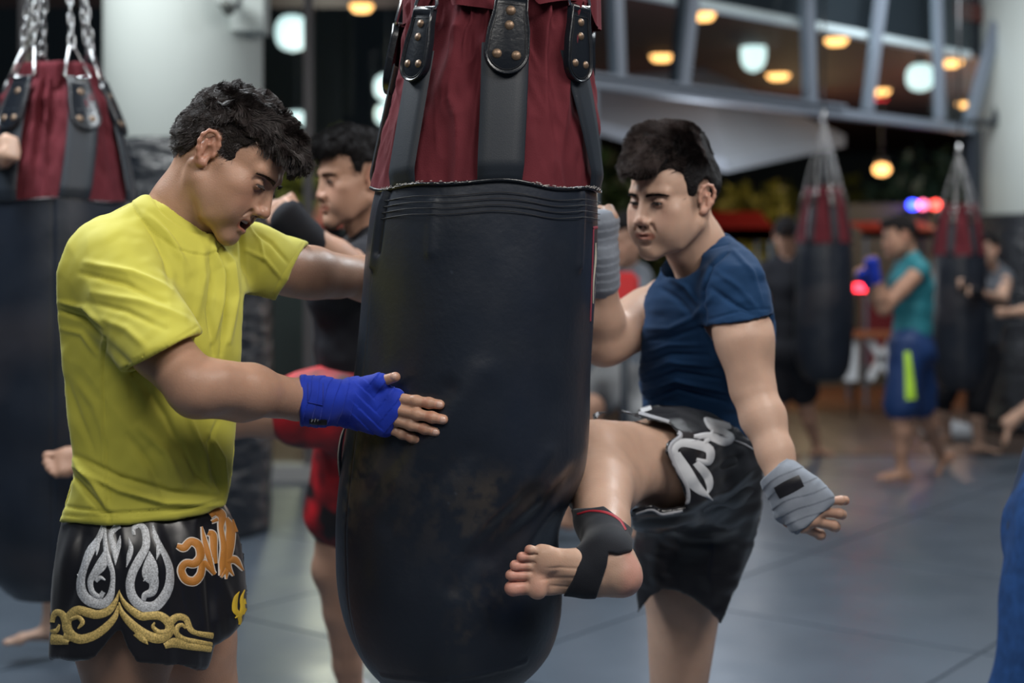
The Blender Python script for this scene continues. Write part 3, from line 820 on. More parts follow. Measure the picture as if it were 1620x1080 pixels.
def outside():
    bm = bmesh.new(); box(bm, (-4.5, 9.1, 3.35), (.35, 11.0, 3.45)); o = bm_obj('ceiling_porch', bm, M_SOFFIT); o['kind'] = 'structure'
    bm = bmesh.new(); V = [(.4, 9.3), (5.2, 12.6), (16, 25), (.8, 25), (.4, 20)]
    f = [bm.verts.new((x, y, 3.35)) for x, y in V]; g = [bm.verts.new((x, y, 3.5)) for x, y in V]
    bm.faces.new(f); bm.faces.new(g[::-1])
    for i in range(5): bm.faces.new((f[i], g[i], g[(i + 1) % 5], f[(i + 1) % 5]))
    o = bm_obj('ceiling_canopy', bm, M_SOFFIT); o['kind'] = 'structure'
    pts = [(572, 8, 'round warm downlight in the porch ceiling left of the central bag'), (1113, 22, 'highest warm downlight right of the central bag, above the umbrella tip'),
           (1047, 88, 'warm downlight between the two leftmost mullions beside the central bag'),
           (1323, 62, 'warm downlight between the tall mullions, level with the white lantern'), (1231, 118, 'warm downlight just below and right of the oval white lantern'),
           (1390, 143, 'warm downlight in front of the red neon glow'), (1505, 97, 'warm downlight near the slanting sash by the right pillar'),
           (1523, 163, 'small warm downlight at the foot of the slanting sash')]
    for i, (px, py, lab) in enumerate(pts):
        D = 1.99 * F_ / (HY_ - py); c = P(px, py, D); c[2] = 3.34
        r = .105 * (D / 13) ** .9 if i < 7 else .07
        t = empty('downlight', c, lab, 'light', 'warm downlights outside the windows')
        lathe('trim_ring', [(r, 0), (r * 1.15, -.005), (r * 1.2, .01), (r * 1.2, .012)], c, M_FRAMED, t, 32)
        lathe('diffuser', [(0, -.055), (r * .7, -.048), (r * .95, -.02), (r, 0)], c, M_WARM, t, 32)
    c = P(1395, 268, 16)
    t = empty('wall_lamp', c, 'warm round lamp low among the trees right of the kicker', 'light')
    for nm, pr, m in (('globe', [(0, -.07), (.07, -.05), (.095, 0), (.07, .05), (0, .07)], M_WARM), ('cap', [(0, .14), (.06, .13), (.07, .07), (0, .07)], M_FRAMED)):
        lathe(nm, pr, c, m, t, 24)
    V, q = tube([c + [0, .0, .12], c + [0, 0, 1.95]], .012, 6); mk('hanging_rod', V, q, M_FRAMED, t)
    # white lanterns
    for px, py, rx, rz, lab in [(463, 52, .155, .17, 'large white lantern glowing left of the grey window mullion'), (470, 188, .12, .07, 'white lantern half hidden by the curly hair of the man in yellow'),
                                (614, 138, .125, .125, 'upper of two white lanterns left of the central bag'), (614, 181, .115, .105, 'lower of two white lanterns left of the central bag'),
                                (1192, 82, .115, .185, 'tall oval white lantern above the grey umbrella'), (1456, 122, .125, .13, 'squat white lantern seen behind the narrow mullion near the right pillar')]:
        D = 13.0 + {463: 0, 470: .8, 614: .2}.get(px, 0) + (1.0 if py == 181 else 0); c = P(px, py, D); k = D / 13; rx, rz = rx * k, rz * k
        t = empty('lantern', c, lab, 'lantern', 'white lanterns outside')
        zz = np.linspace(-1, 1, 13); lathe('shade', [(rx * max(0, 1 - abs(z) ** 2.6) ** .5, z * rz) for z in zz], c, M_COOL, t, 28)
        lathe('top_cap', [(0, rz + .05), (rx * .35, rz + .04), (rx * .4, rz - .02), (0, rz - .02)], c, M_FRAMED, t, 20)
        V, q = tube([c + [0, 0, rz], c + [0, 0, 3.35 - c[2] if c[0] > .4 else 4.4 - c[2]]], .01, 6); mk('hanging_rod', V, q, M_FRAMED, t)
    # big pale umbrella
    ap = P(1112, 108, 12.2); c1 = P(1150, 252, 10.9); c2 = P(1337, 214, 12.9); c3 = P(1120, 190, 14.4); c4 = P(770, 140, 11.7)
    t = empty('market_umbrella', [ap[0], ap[1], 0], 'large pale grey pyramid umbrella outside the windows above the kicker', 'umbrella')
    cs = [c1, c2, c3, c4]; V, q = [], []
    for i in range(4):
        a, b = cs[i], cs[(i + 1) % 4]; n0 = len(V); N_ = 10
        for u in range(N_ + 1):
            for v in range(N_ + 1):
                e = lerp(a, b, v / N_) - np.array([0, 0, .0 * v]); p = lerp(ap, e, u / N_); p = p - [0, 0, .02 * math.sin(math.pi * u / N_) * math.sin(math.pi * v / N_)]
                V.append(p)
        for u in range(N_):
            for v in range(N_): q.append((n0 + u * 11 + v, n0 + u * 11 + v + 1, n0 + (u + 1) * 11 + v + 1, n0 + (u + 1) * 11 + v))
    mk('canopy', V, q, mat('pale_canvas', (.50, .53, .60), .8, emit=None), t)
    for i in range(4):
        a, b = cs[i], cs[(i + 1) % 4]
        mk('valance', [a, b, b - [0, 0, .10], a - [0, 0, .10]], [(0, 1, 2, 3)], mat('pale_canvas', (.50, .53, .60), .8), t, smooth=False)
        V, qq = tube([ap - [0, 0, .05], cs[i] - [0, 0, .03]], .012, 6); mk('rib', V, qq, M_FRAME, t)
    V, qq = tube([[ap[0], ap[1], 0], ap], .03, 10); mk('pole', V, qq, M_FRAME, t)
    bm = bmesh.new(); box(bm, (ap[0] - .35, ap[1] - .35, -.02), (ap[0] + .35, ap[1] + .35, .08), bevel=.02); bm_obj('base_block', bm, M_PAVE, t)
    # trees
    rng = np.random.RandomState(4)
    M_LEAF = [mat('leaf_' + n, c, .5, var=.4, vscale=3) for n, c in (('deep_green', (.03, .06, .018)), ('olive_lit', (.16, .16, .03)), ('teal_green', (.025, .055, .045)))]
    M_BARK = mat('dark_bark', (.05, .035, .025), .9)
    for px, D, h, wd, mi, lab in [(520, 17.2, 2.6, 1.5, 1, 'dark leafy tree behind the head of the man in black, left of the bag'), (640, 21, 3.2, 1.8, 0, 'broad dark tree just left of the central bag'),
                                  (330, 18.5, 3.0, 1.7, 0, 'dark tree mostly behind the left white pillar'), (980, 16.5, 2.7, 1.1, 0, 'narrow dark tree between the bag and the kicker'),
                                  (1180, 18, 2.3, 1.3, 1, 'olive tree right of the kicker, below the umbrella'), (1300, 21.5, 2.5, 1.5, 1, 'yellowish leafy tree behind the hanging bag chains'),
                                  (1440, 18.6, 2.6, 1.5, 2, 'blue green tree left of the right pillar'), (1550, 22, 3.0, 1.6, 0, 'dark tree next to the right pillar'), (90, 17.5, 3.0, 1.5, 0, 'dark tree behind the chains of the left bag')]:
        g = P(px, 421, D); g[2] = 0
        t = empty('tree', g, lab, 'tree', 'trees outside the gym')
        V, q = tube([g + [0, 0, -.05], g + [.08, 0, h * .35], g + [-.05, 0, h * .7]], [.14, .10, .05], 8); mk('trunk', V, q, M_BARK, t)
        n = 1500; d = rng.normal(size=(n, 3)); d /= np.linalg.norm(d, axis=1)[:, None]
        c = g + [0, 0, h * .62] + d * (rng.rand(n, 1) ** .4) * [wd * .62, wd * .6, h * .42] * (1 + .35 * noise(d, 2.2, int(px))[:, None])
        a = rng.normal(size=(n, 3)); a /= np.linalg.norm(a, axis=1)[:, None]; b = np.cross(a, rng.normal(size=(n, 3))); b /= np.linalg.norm(b, axis=1)[:, None]
        s = .09 + .07 * rng.rand(n, 1); V = np.stack([c - a * s, c + b * s * .45, c + a * s, c - b * s * .45], 1).reshape(-1, 3)
        mk('crown', V, np.arange(4 * n).reshape(-1, 4), M_LEAF[mi], t, smooth=False, kind='stuff')
    # dark building line and hedge behind everything
    bm = bmesh.new(); box(bm, (-26, 27, 0), (30, 28, 6.5)); o = bm_obj('wall_far', bm, mat('night_facade', (.020, .024, .024), .9, var=.4, vscale=.5)); o['kind'] = 'structure'
    def L(x, y, z, e, c):
        d = bpy.data.lights.new('outdoor_fill_light', 'POINT'); d.energy = e; d.color = c; d.shadow_soft_size = .2  # unseen point lights, added to brighten trees, umbrella and stalls
        q = bpy.data.objects.new('outdoor_fill_light', d); COL.objects.link(q); q.location = (x, y, z)
    L(-2.0, 15.0, 3.1, 75, (.9, .9, .6)); L(-1.5, 12.0, 2.6, 20, (1, .85, .8)); L(3.4, 16.4, 2.4, 18, (1, .75, .4)); L(5.6, 16.0, 3.0, 30, (.8, .9, .8)); L(1.9, 10.9, 1.2, 6, (.9, .95, 1.0)); L(4.6, 14.6, 2.4, 30, (1, .62, .40)); L(1.3, 9.9, 1.9, 16, (.8, .88, 1.0))
    L(2.4, 14.5, 1.2, 10, (1, .6, .4))
    # low grey wall, red awning stall, trestle
    bm = bmesh.new(); box(bm, (-4, 15.2, 0), (-.2, 15.4, 1.75)); o = bm_obj('wall_garden', bm, mat('teal_grey_wall', (.09, .12, .13), .8)); o['kind'] = 'structure'
    bm = bmesh.new(); box(bm, (3.4, 16.0, 0), (8, 16.2, 2.05)); o = bm_obj('wall_garden_right', bm, mat('grey_green_wall', (.10, .115, .10), .8)); o['kind'] = 'structure'
    M_RED = mat('bright_red_cloth', (.62, .025, .02), .6, emit=None)
    def stall(px0, px1, D, zt, zb, lab, legs=True, low=None):
        a, b = P(px0, 421, D), P(px1, 421, D)
        t = empty('red_stall', [(a[0] + b[0]) / 2, D, 0], lab, 'stall')
        bm = bmesh.new(); f = [(a[0], D - .35, zb), (b[0], D - .35, zb), (b[0], D - .35, zb + (zt - zb) * .4), (a[0], D - .35, zb + (zt - zb) * .4), (a[0], D + .4, zt), (b[0], D + .4, zt)]
        v = [bm.verts.new(q) for q in f]; bm.faces.new((v[0], v[1], v[2], v[3])); bm.faces.new((v[3], v[2], v[5], v[4]))
        r = bmesh.ops.solidify(bm, geom=bm.faces[:], thickness=.02); bm_obj('awning', bm, M_RED, t)
        for x in (a[0] + .04, b[0] - .04):
            for y in (D - .33, D + .38):
                bm = bmesh.new(); box(bm, (x - .015, y - .015, 0), (x + .015, y + .015, zb + .02)); bm_obj('leg', bm, M_FRAME, t)
        bm = bmesh.new(); box(bm, (a[0], D - .25, .72), (b[0], D + .3, .76)); bm_obj('table_top', bm, mat('dark_board', (.05, .03, .03), .6), t)
        bm = bmesh.new(); box(bm, (a[0] + .02, D - .27, .74 - .35), (b[0] - .02, D - .25, 1.15)); bm_obj('front_cloth', bm, mat('dark_red_cloth', (.22, .015, .02), .7) if low is None else low, t)
        return t
    stall(1095, 1215, 13.4, 1.88, 1.58, 'bright red awning stall right behind the head of the kicker')
    stall(1350, 1475, 14.0, 1.80, 1.62, 'red awning stall behind the man in the turquoise vest')
    stall(500, 565, 13.0, 2.02, 1.50, 'small red awning stall behind the chin of the man in black')
    stall(1585, 1680, 14.5, 1.85, 1.58, 'red awning stall hidden beside the right pillar')
    t = empty('trestle', [2.95, 12.4, 0], 'white trestle with crossed legs on the wooden deck behind the turquoise man', 'trestle')
    for (p, q) in [((1375, 535), (1412, 600)), ((1412, 535), (1375, 600))]:
        bm = bmesh.new(); bar(bm, P(*p, 12.4), P(*q, 12.4), .06, .05); bm_obj('leg', bm, M_RAIL, t)
    bm = bmesh.new(); bar(bm, P(1346, 530, 12.4), P(1346, 602, 12.4), .11, .05); bm_obj('leg', bm, M_RAIL, t)
    bm = bmesh.new(); bar(bm, P(1335, 528, 12.4), P(1420, 528, 12.4), .05, .25); bm_obj('table_top', bm, mat('orange_brown_board', (.3, .09, .03), .6), t)
    # neon and beacon lights
    t = empty('neon_sign', P(1362, 457, 12.3), 'small red neon tube sign above the wooden deck', 'sign')
    for dz in (0, .035):
        V, q = tube([P(1352, 458, 12.3) + [0, 0, dz], P(1373, 458, 12.3) + [0, 0, dz]], .012, 8); mk('tube', V, q, mat('red_neon', (1, 0, 0), emit=(1, .03, .05), estr=9), t)
    bm = bmesh.new(); box(bm, P(1349, 466, 12.34), P(1376, 446, 12.38)); bm_obj('back_plate', bm, M_FRAMED, t)
    V, q = tube([P(1362, 462, 12.36), [P(1362, 528, 12.36)[0], 12.62, 1.2], [P(1362, 528, 12.36)[0], 12.62, -.03]], .012, 6); mk('stand', V, q, M_FRAMED, t)
    t = empty('beacon_bar', P(1462, 326, 15.8), 'beacon bar with one blue and two red lamps near the right pillar', 'light')
    for px, c, e in ((1444, (.03, .06, 1), 10), (1460, (1, .15, .3), 4), (1480, (1, .08, .06), 5)):
        c0 = P(px, 324, 15.8); lathe('lamp', [(0, -.05), (.045, -.035), (.055, 0), (.045, .035), (0, .05)], c0, mat('beacon_%d' % px, c, emit=c, estr=e), t, 16)
    bm = bmesh.new(); box(bm, P(1438, 329, 15.85), P(1486, 333, 15.95)); bm_obj('bar', bm, M_FRAMED, t)
    V, q = tube([P(1462, 331, 15.9), [P(1462, 331, 15.9)[0], 15.9, -.03]], .02, 8); mk('pole', V, q, M_FRAMED, t)
    t = empty('neon_sign', P(1392, 118, 17), 'blurred red neon glow behind the narrow mullion under the canopy', 'sign')
    for y in (112, 152):
        V, q = tube([P(1378, y, 17), P(1402, y, 17)], .05, 8); mk('tube', V, q, mat('red_glow', (1, 0, 0), emit=(1, .02, .04), estr=1.6), t)
    V, q = tube([P(1390, 100, 17.08), P(1390, 165, 17.08)], .03, 6); mk('stand', V, q, M_FRAMED, t)
    # folded white towel heap on the floor
    c = P(1500, 694, 11.0); c[2] = 0
    f = Field([E(c + [0, 0, .07], (.22, .14, .085), k=.03), E(c + [.12, .02, .06], (.16, .12, .07), k=.03)], .02)
    V, Q = f.mesh(2); V = V + normals(V, Q) * (noise(V, 12, 2) * .02)[:, None]; V[:, 2] = np.maximum(V[:, 2], .001)
    tag(mk('towel', V, Q, mat('white_towel', (.55, .57, .6), .9), None, origin=c), 'crumpled white towel on the floor behind the turquoise man', 'towel')
outside()

# ================================================================== PUNCH BAGS
M_LEATHER = mat('black_worn_leather', (0.0125, 0.017, 0.027), .38, .35, 90, .5, tint=True, var=.15, vscale=6, rvar=.07, bdist=.0015)
M_LEATHER2 = mat('black_leather_patch', (0.007, 0.009, 0.013), .26, .4, 160, .6, bdist=.001)
M_WEB = mat('black_webbing_strap', (0.013, 0.018, 0.026), .5, .35, 500, .4, bdist=.0006)
M_EDGE = mat('frayed_pale_edge', (0.42, 0.40, 0.38), .8)

def link_mesh():
    a = np.linspace(0, 2 * np.pi, 20, endpoint=False); L, W, r = .0105, .0085, .0036
    c = np.stack([np.cos(a) * W, 0 * a, np.sin(a) * W + np.sign(np.sin(a)) * L * (np.abs(np.sin(a)) > .01)], 1)
    V = []
    T = np.roll(c, -1, 0) - np.roll(c, 1, 0)
    for p, t in zip(c, T):
        t = nrm(t); u = np.array([0, 1., 0]); v = np.cross(t, u)
        for b in np.linspace(0, 2 * np.pi, 8, endpoint=False): V.append(p + r * (math.cos(b) * u + math.sin(b) * v))
    n = 20; q = [(i * 8 + j, i * 8 + (j + 1) % 8, ((i + 1) % n) * 8 + (j + 1) % 8, ((i + 1) % n) * 8 + j) for i in range(n) for j in range(8)]
    return np.array(V), q
LINK = None
def chain_run(a, b, parent, s=1.0, name='chain_link'):
    global LINK
    a, b = np.asarray(a, float), np.asarray(b, float); d = b - a; L = np.linalg.norm(d); step = .0315 * s; n = max(1, int(L / step))
    q = Vector(d).to_track_quat('Z', 'Y'); org = np.array(worldloc(parent))
    for i in range(n):
        if LINK is None:
            V, Fc = link_mesh(); me = bpy.data.meshes.new('chain_link'); me.from_pydata([tuple(v) for v in V], [], Fc)
            me.polygons.foreach_set('use_smooth', [True] * len(me.polygons)); me.materials.append(M_CHAIN); LINK = me
        o = bpy.data.objects.new(name, LINK); COL.objects.link(o); o.parent = parent
        o.location = Vector(a + d * ((i + .5) / n) - org); o.scale = (s, s, s)
        o.rotation_mode = 'QUATERNION'; o.rotation_quaternion = q @ Quaternion((0, 0, 1), math.radians(90 * (i % 2) + 20 * ((i * 7) % 3 - 1)))

def heavy_bag(name, label, rows, D, straps, top, quality=1.0, detail=False, dent=None, cuffh=.05, chains=True, linkup=.9, zhook=None):
    """rows: (z, cx, r) from the seam down for the leather. top: same for the canvas, seam first going up.
    straps: list of (theta, width, tilt) ; theta 0 = towards the camera, + = right"""
    rows = np.array(rows); top = np.array(top)
    z0, cx0, r0 = rows[0]
    root = empty(name, [cx0, D, rows[-1][0]], label, 'punch bag')
    if not detail: root['group'] = 'punch bags hanging in the gym'
    n = int(340 * quality)
    def surf(th, z, tab, extra=0):
        i = np.argsort(tab[:, 0]); cx = np.interp(z, tab[i, 0], tab[i, 1]); r = np.interp(z, tab[i, 0], tab[i, 2])
        return cx, r
    def smooth_tab(t, m):
        z = np.linspace(t[0, 0], t[-1, 0], m); o = np.argsort(t[:, 0])
        cx = np.interp(z, t[o, 0], t[o, 1]); r = np.interp(z, t[o, 0], t[o, 2])
        for _ in range(int(m / 14)):
            cx[1:-1] = (cx[:-2] + cx[2:] + 2 * cx[1:-1]) / 4; r[1:-1] = (r[:-2] + r[2:] + 2 * r[1:-1]) / 4
        return z, cx, r
    th = np.linspace(-np.pi, np.pi, n, endpoint=False)
    # ---- leather body
    m = int(220 * quality); z, cx, r = smooth_tab(rows, m)
    TH, Z = np.meshgrid(th, z, indexing='ij'); C, R = cx[None, :] + 0 * TH, r[None, :] + 0 * TH
    q = np.stack([np.sin(TH) * .2, np.cos(TH) * .2, Z], -1)
    fz = np.exp(-(z0 - Z) / .12)
    dr = noise(q * [1, 1, .3], 9, 1) * .0045 + noise(q * [1, 1, .55], 22, 2) * .0012 + noise(q, 5, 3) * .004
    lap = -1.02 if detail else .25
    dr += .004 * ss(TH, lap, lap + .03) * (1 - ss(TH, lap + .03, lap + .9)) 
    dr -= .004 * np.exp(-((TH - lap) / .012) ** 2)
    if detail:
        for (ta, za, tb, zb, wd, am) in dent['creases']:
            ex, ez = tb - ta, zb - za; t = np.clip(((TH - ta) * ex * .04 + (Z - za) * ez) / (ex * ex * .04 + ez * ez), 0, 1)
            dd = np.sqrt(((TH - ta - t * ex) * .2) ** 2 + (Z - za - t * ez) ** 2); dr += am * np.exp(-(dd / wd) ** 2)
    X = C + (R + dr) * np.sin(TH); Y = D - (R + dr) * np.cos(TH)
    V = np.stack([X, Y, Z + (dent['wave'](TH) if detail else .004 * np.sin(TH * 5)) * ss(Z, z0 - .03, z0)], -1).reshape(-1, 3)
    T = np.ones((len(V), 3))
    if detail:
        for (ta, za, ra, rz, am) in dent['scuffs']:
            s_ = np.exp(-(((TH - ta) / ra) ** 2 + ((Z - za) / rz) ** 2)) * np.clip(.25 + 1.1 * noise(q * [1, 1, .55], 38, 9) + .9 * noise(q * [1, 1, .8], 95, 10) + .5 * noise(q, 200, 14), 0, 1) * am
            T += s_.reshape(-1, 1) * np.array([4.6, 2.4, .7])
        sp = (noise(q, 300, 11) > .93) & (noise(q, 40, 12) > .35); T[sp.ravel()] += [1.2, 1.1, 1.0]
        eb = np.exp(-((TH - lap) / .006) ** 2) * ss(Z, z0 - .55, z0 - .75) * .0
    else:
        T += (np.clip(noise(q, 6, 4) * 1.2 - .3, 0, 1) * .6).reshape(-1, 1) * np.array([3, 1.6, .8])
        T += (.8 * np.exp(-((TH - lap) / .01) ** 2) * ss(Z, z0 - .15, z0 - .4)).reshape(-1, 1) * np.array([1.4, 1.1, .8])
    mk('leather_shell', V, grid_q(n, m, True), M_LEATHER, root, tint=T)
    V, q_ = tube([[cx[-1], D, rows[-1][0] + .02], [cx[-1], D, rows[-1][0] - .012]], [r[-1] * 1.02, r[-1] * .9], 40); mk('base_panel', V, q_, M_LEATHER2, root)
    # rolled edge with pale frayed thread
    wv = (lambda t: dent['wave'](t)) if detail else (lambda t: .004 * np.sin(t * 5))
    tt = np.linspace(-np.pi, np.pi, 161)
    rim = np.stack([cx[0] + (r[0] + .004) * np.sin(tt), D - (r[0] + .004) * np.cos(tt), z0 + wv(tt) + .002], 1)
    V, q_ = tube(rim, .0032, 8); mk('rolled_edge', V, q_, M_LEATHER2, root)
    if detail:
        rng = np.random.RandomState(5); Vs, Qs = [], []; k = 0
        for t in np.concatenate([np.arange(-1.0, -.55, .012), np.arange(-.55, -.1, .03), rng.uniform(.35, .95, 26), np.arange(.98, 1.35, .012)]):
            t += rng.uniform(-.006, .006); c = np.array([cx[0] + (r[0] + .008) * math.sin(t), D - (r[0] + .008) * math.cos(t), z0 + float(wv(t)) + .004 + rng.uniform(-.002, .003)])
            tg = np.array([math.cos(t), math.sin(t), rng.uniform(-.3, .3)]); l = rng.uniform(.0012, .0032)
            v, qq = tube([c - tg * l, c, c + tg * l], [.0004, rng.uniform(.0005, .0012), .0004], 5); Vs.append(v); Qs += [tuple(i + k for i in f) for f in qq]; k += len(v)
        mk('frayed_thread', np.concatenate(Vs), Qs, M_EDGE, root, kind='stuff')
        for kk in range(4):
            tz = np.linspace(-.96, 1.5, 90); zz = z0 - .018 - .0105 * kk + wv(tz) * .9 - .0006
            rr = np.interp(-zz, -z, r); 
            pts = np.stack([np.interp(-zz, -z, cx) + (rr + .0048) * np.sin(tz), D - (rr + .0048) * np.cos(tz), zz], 1)
            V, q_ = tube(pts, .0008, 5); mk('stitch_line', V, q_, mat('dark_thread', (.004, .004, .006), .6), root)
    # ---- canvas
    m = int(150 * quality); z, cx, r = smooth_tab(top, m)
    TH, Z = np.meshgrid(th, z, indexing='ij'); u = (Z - z[0]) / (z[-1] - z[0])
    sa = np.array([s[0] for s in straps]); 
    near = np.min(np.abs((TH[..., None] - (sa + 0 * TH[..., None]) + np.pi) % (2 * np.pi) - np.pi), -1)
    puff = np.clip(near / .45, 0, 1) ** 1.2
    q = np.stack([np.sin(TH) * .2, np.cos(TH) * .2, Z], -1)
    fold = (.5 - np.abs(noise(q * [1, 1, .13], 26, 21)) * 1.9) * .55 + (.4 - np.abs(noise(q * [1, 1, .22] + Z[..., None] * [.25, -.2, 0], 58, 22))) * .30 + noise(q * [1, 1, .2], 14, 27) * .35
    dr = (.012 + .040 * ss(u, .0, .9)) * fold * (.20 + .80 * puff) + .022 * ss(u, .25, .95) * (puff - .35) + .003 * noise(q * [1, 1, .6], 50, 23)
    X = cx[None, :] + (r[None, :] + dr) * np.sin(TH); Y = D - (r[None, :] + dr) * np.cos(TH)
    V = np.stack([X, Y, Z + wv(TH) * (1 - u)], -1).reshape(-1, 3)
    T = (1 + .10 * noise(q * [1, 1, .3], 40, 25) + .10 * u).reshape(-1, 1) * np.ones(3)
    mk('canvas_top', V, grid_q(n, m, True), M_DARKRED, root, tint=T)
    # folded cuff at the mouth of the bag
    kc = 26; tz = np.linspace(0, 1, kc); TC, UC = np.meshgrid(th, tz, indexing='ij')
    qc = np.stack([np.sin(TC) * .2, np.cos(TC) * .2, 0 * TC + 1], -1)
    nearc = np.min(np.abs((TC[..., None] - (sa + 0 * TC[..., None]) + np.pi) % (2 * np.pi) - np.pi), -1)
    low = cuffh * (.75 + .5 * noise(qc, 8, 31)) * ss(nearc, .08, .22); hi = cuffh * 1.3
    zc = z[-1] + hi * np.sin(UC * np.pi * .5) - (hi + low) * ss(UC, .35, 1)
    rc = r[-1] * (.90 + .02 * UC) + .028 * ss(UC, .2, .6) + .020 * noise(qc * [1, 1, 1], 14, 32) + .010 * noise(qc, 34, 33) - .02 * (1 - ss(nearc, .05, .3))
    V = np.stack([cx[-1] + rc * np.sin(TC), D - rc * np.cos(TC), zc], -1).reshape(-1, 3)
    mk('canvas_cuff', V, grid_q(n, kc, True), M_DARKRED, root, tint=np.ones((len(V), 3)) * 1.05)
    V, q_ = tube([[cx[-1], D, z[-1] + .0], [cx[-1], D, z[-1] + .018]], [r[-1] * .93, r[-1] * .90], 40); mk('stuffing_lid', V, q_, mat('dark_stuffing', (.03, .01, .012), .9), root)
    # ---- straps, patches, rings, chains
    zh = zhook or z[-1] + linkup; hook = np.array([cx[-1], D, zh])
    for (ta, tb, wd, pz, ph, pw) in straps:
        k = 40; s_ = np.linspace(0, 1, k); zz = z[0] + .001 + (pz + ph * .4 - z[0]) * s_
        V = []
        for i in range(k):
            t = lerp(ta, tb, s_[i]); ci = np.interp(zz[i], z, cx); ri = np.interp(zz[i], z, r)
            base = .004 + .008 * float(ss(s_[i], 0, .14)) + .004 * s_[i]
            for e, ho in ((-.5, 0), (-.47, .0032), (-.2, .0036), (.2, .0036), (.47, .0032), (.5, 0)):
                a = t + e * wd / ri; rr = ri + base + ho - .004 * (s_[i] < .02)
                V.append([ci + rr * math.sin(a), D - rr * math.cos(a), zz[i] + float(wv(np.array(a))) * (1 - s_[i])])
        mk('strap', V, grid_q(k, 6), M_WEB, root)
        # leather patch: tall tongue with rounded foot, rolled edge
        ci = np.interp(pz, z, cx); ri = np.interp(pz, z, r); rt = np.interp(pz + ph, z, r) if pz + ph < z[-1] else r[-1]
        ct = np.interp(min(pz + ph, z[-1]), z, cx)
        foot = np.array([ci + (ri + .022) * math.sin(tb), D - (ri + .022) * math.cos(tb), pz]); head = np.array([ct + (rt + .026) * math.sin(tb * .97), D - (rt + .026) * math.cos(tb * .97), pz + ph])
        up = nrm(head - foot); out = nrm(np.array([math.sin(tb), -math.cos(tb), 0]) - up * np.dot([math.sin(tb), -math.cos(tb), 0], up)); sd = np.cross(up, out) * -1
        Lh = np.linalg.norm(head - foot)
        ol = []
        for a in np.linspace(np.pi, 2 * np.pi, 17): ol.append((math.cos(a) * pw / 2, math.sin(a) * pw / 2 + pw / 2))
        ol += [(pw * .47, Lh * .55), (pw * .38, Lh * .8), (pw * .36, Lh), (-pw * .36, Lh), (-pw * .38, Lh * .8), (-pw * .47, Lh * .55)]
        ol = np.array(ol); ce = ol.mean(0)
        V, Qf = [], []
        rings = [(1.0, -.006), (1.0, .004), (.985, .0075), (.93, .0075), (.885, .0040), (.84, .0046), (0.0, .0065)]
        for sc_, h_ in rings:
            for p_ in ol:
                c_ = ce + (p_ - ce) * sc_; V.append(foot + sd * c_[0] + up * c_[1] + out * h_)
        no = len(ol)
        for i in range(len(rings) - 1):
            for j in range(no): Qf.append((i * no + j, i * no + (j + 1) % no, (i + 1) * no + (j + 1) % no, (i + 1) * no + j))
        pt = mk('leather_tab', V, Qf, M_LEATHER2, root)
        rv = [(0, .78), (0, .60), (-.21, .24), (.21, .24)] if detail else [(0, .72), (-.21, .22), (.21, .22)]
        for (rx, rz_) in rv:
            c_ = foot + sd * rx * pw + up * rz_ * Lh + out * .0055
            rr = pw * .115; Vr = [c_ + out * .0032]; 
            for a in np.linspace(0, 2 * np.pi, 12, endpoint=False): Vr.append(c_ + rr * .8 * (sd * math.cos(a) + up * math.sin(a)) + out * .0022)
            for a in np.linspace(0, 2 * np.pi, 12, endpoint=False): Vr.append(c_ + rr * (sd * math.cos(a) + up * math.sin(a)) - out * .001)
            mk('rivet', Vr, [(0, 1 + j, 1 + (j + 1) % 12) for j in range(12)] + [(1 + j, 13 + j, 13 + (j + 1) % 12, 1 + (j + 1) % 12) for j in range(12)], M_RIVET, pt)
        if detail or quality > .6:
            s3 = []
            for p_ in ol: s3.append(foot + sd * (ce + (p_ - ce) * .80)[0] + up * (ce + (p_ - ce) * .80)[1] + out * .0052)
            V, q_ = tube(s3 + [s3[0]], .0005, 4, False); mk('stitching', V, q_, mat('dark_thread', (.004, .004, .006), .6), pt)
        # delta ring
        rb, rh = pw * .40, pw * 1.0
        tp = head + up * rh * .95 + nrm(hook - head) * .01; V, q_ = tube([head + sd * rb * .0, head + sd * rb, head + sd * rb * 1.05 + up * .006, tp + sd * .008, tp + up * .006, tp - sd * .008, head - sd * rb * 1.05 + up * .006, head - sd * rb, head], .0036, 8)
        mk('delta_ring', V, q_, M_STEEL, root)
        if chains: chain_run(tp, hook, root, 1.0 if quality > .6 else .62)
    V, q_ = tube([hook + [0, 0, -.02], hook + [0, 0, .05]], [.02, .012], 12); mk('swivel', V, q_, M_STEEL, root)
    if quality > .6: chain_run(hook + [0, 0, .04], [hook[0], D, 3.45], root, 1.4)
    else:
        V, q_ = tube([hook + [0, 0, .04], [hook[0], D, 3.45]], .008, 8); mk('hanging_rope', V, q_, M_LEATHER2, root)
    return root

def px_rows(tab, D):
    """(y, left, right) photograph measures of a bag standing at distance D -> (z, cx, r)"""
    out = []
    for y, a, b in tab: out.append((CZ_ - (y - HY_) * D / F_, ((a + b) / 2 - CX_) * D / F_, (b - a) / 2 * D / F_ * .985))
    return out
DB = 2.62
main_rows = px_rows([(302, 588, 948), (340, 579, 948), (400, 572, 946), (460, 566, 943), (520, 560, 939), (600, 552, 934), (660, 545, 931), (700, 541, 929), (740, 537, 924), (770, 534, 914), (800, 532, 897),
                     (825, 531, 887), (850, 531, 883), (880, 532, 886), (910, 533, 890), (940, 536, 891), (970, 541, 889), (1000, 550, 882), (1030, 564, 870), (1060, 585, 846), (1085, 615, 815), (1100, 650, 780)], DB)
main_top = px_rows([(302, 588, 948), (280, 593, 947), (250, 600, 945), (200, 612, 942), (150, 624, 938), (100, 636, 933), (60, 645, 932), (30, 650, 936), (6, 655, 940)], DB)
def zpx(y, D=DB): return CZ_ - (y - HY_) * D / F_
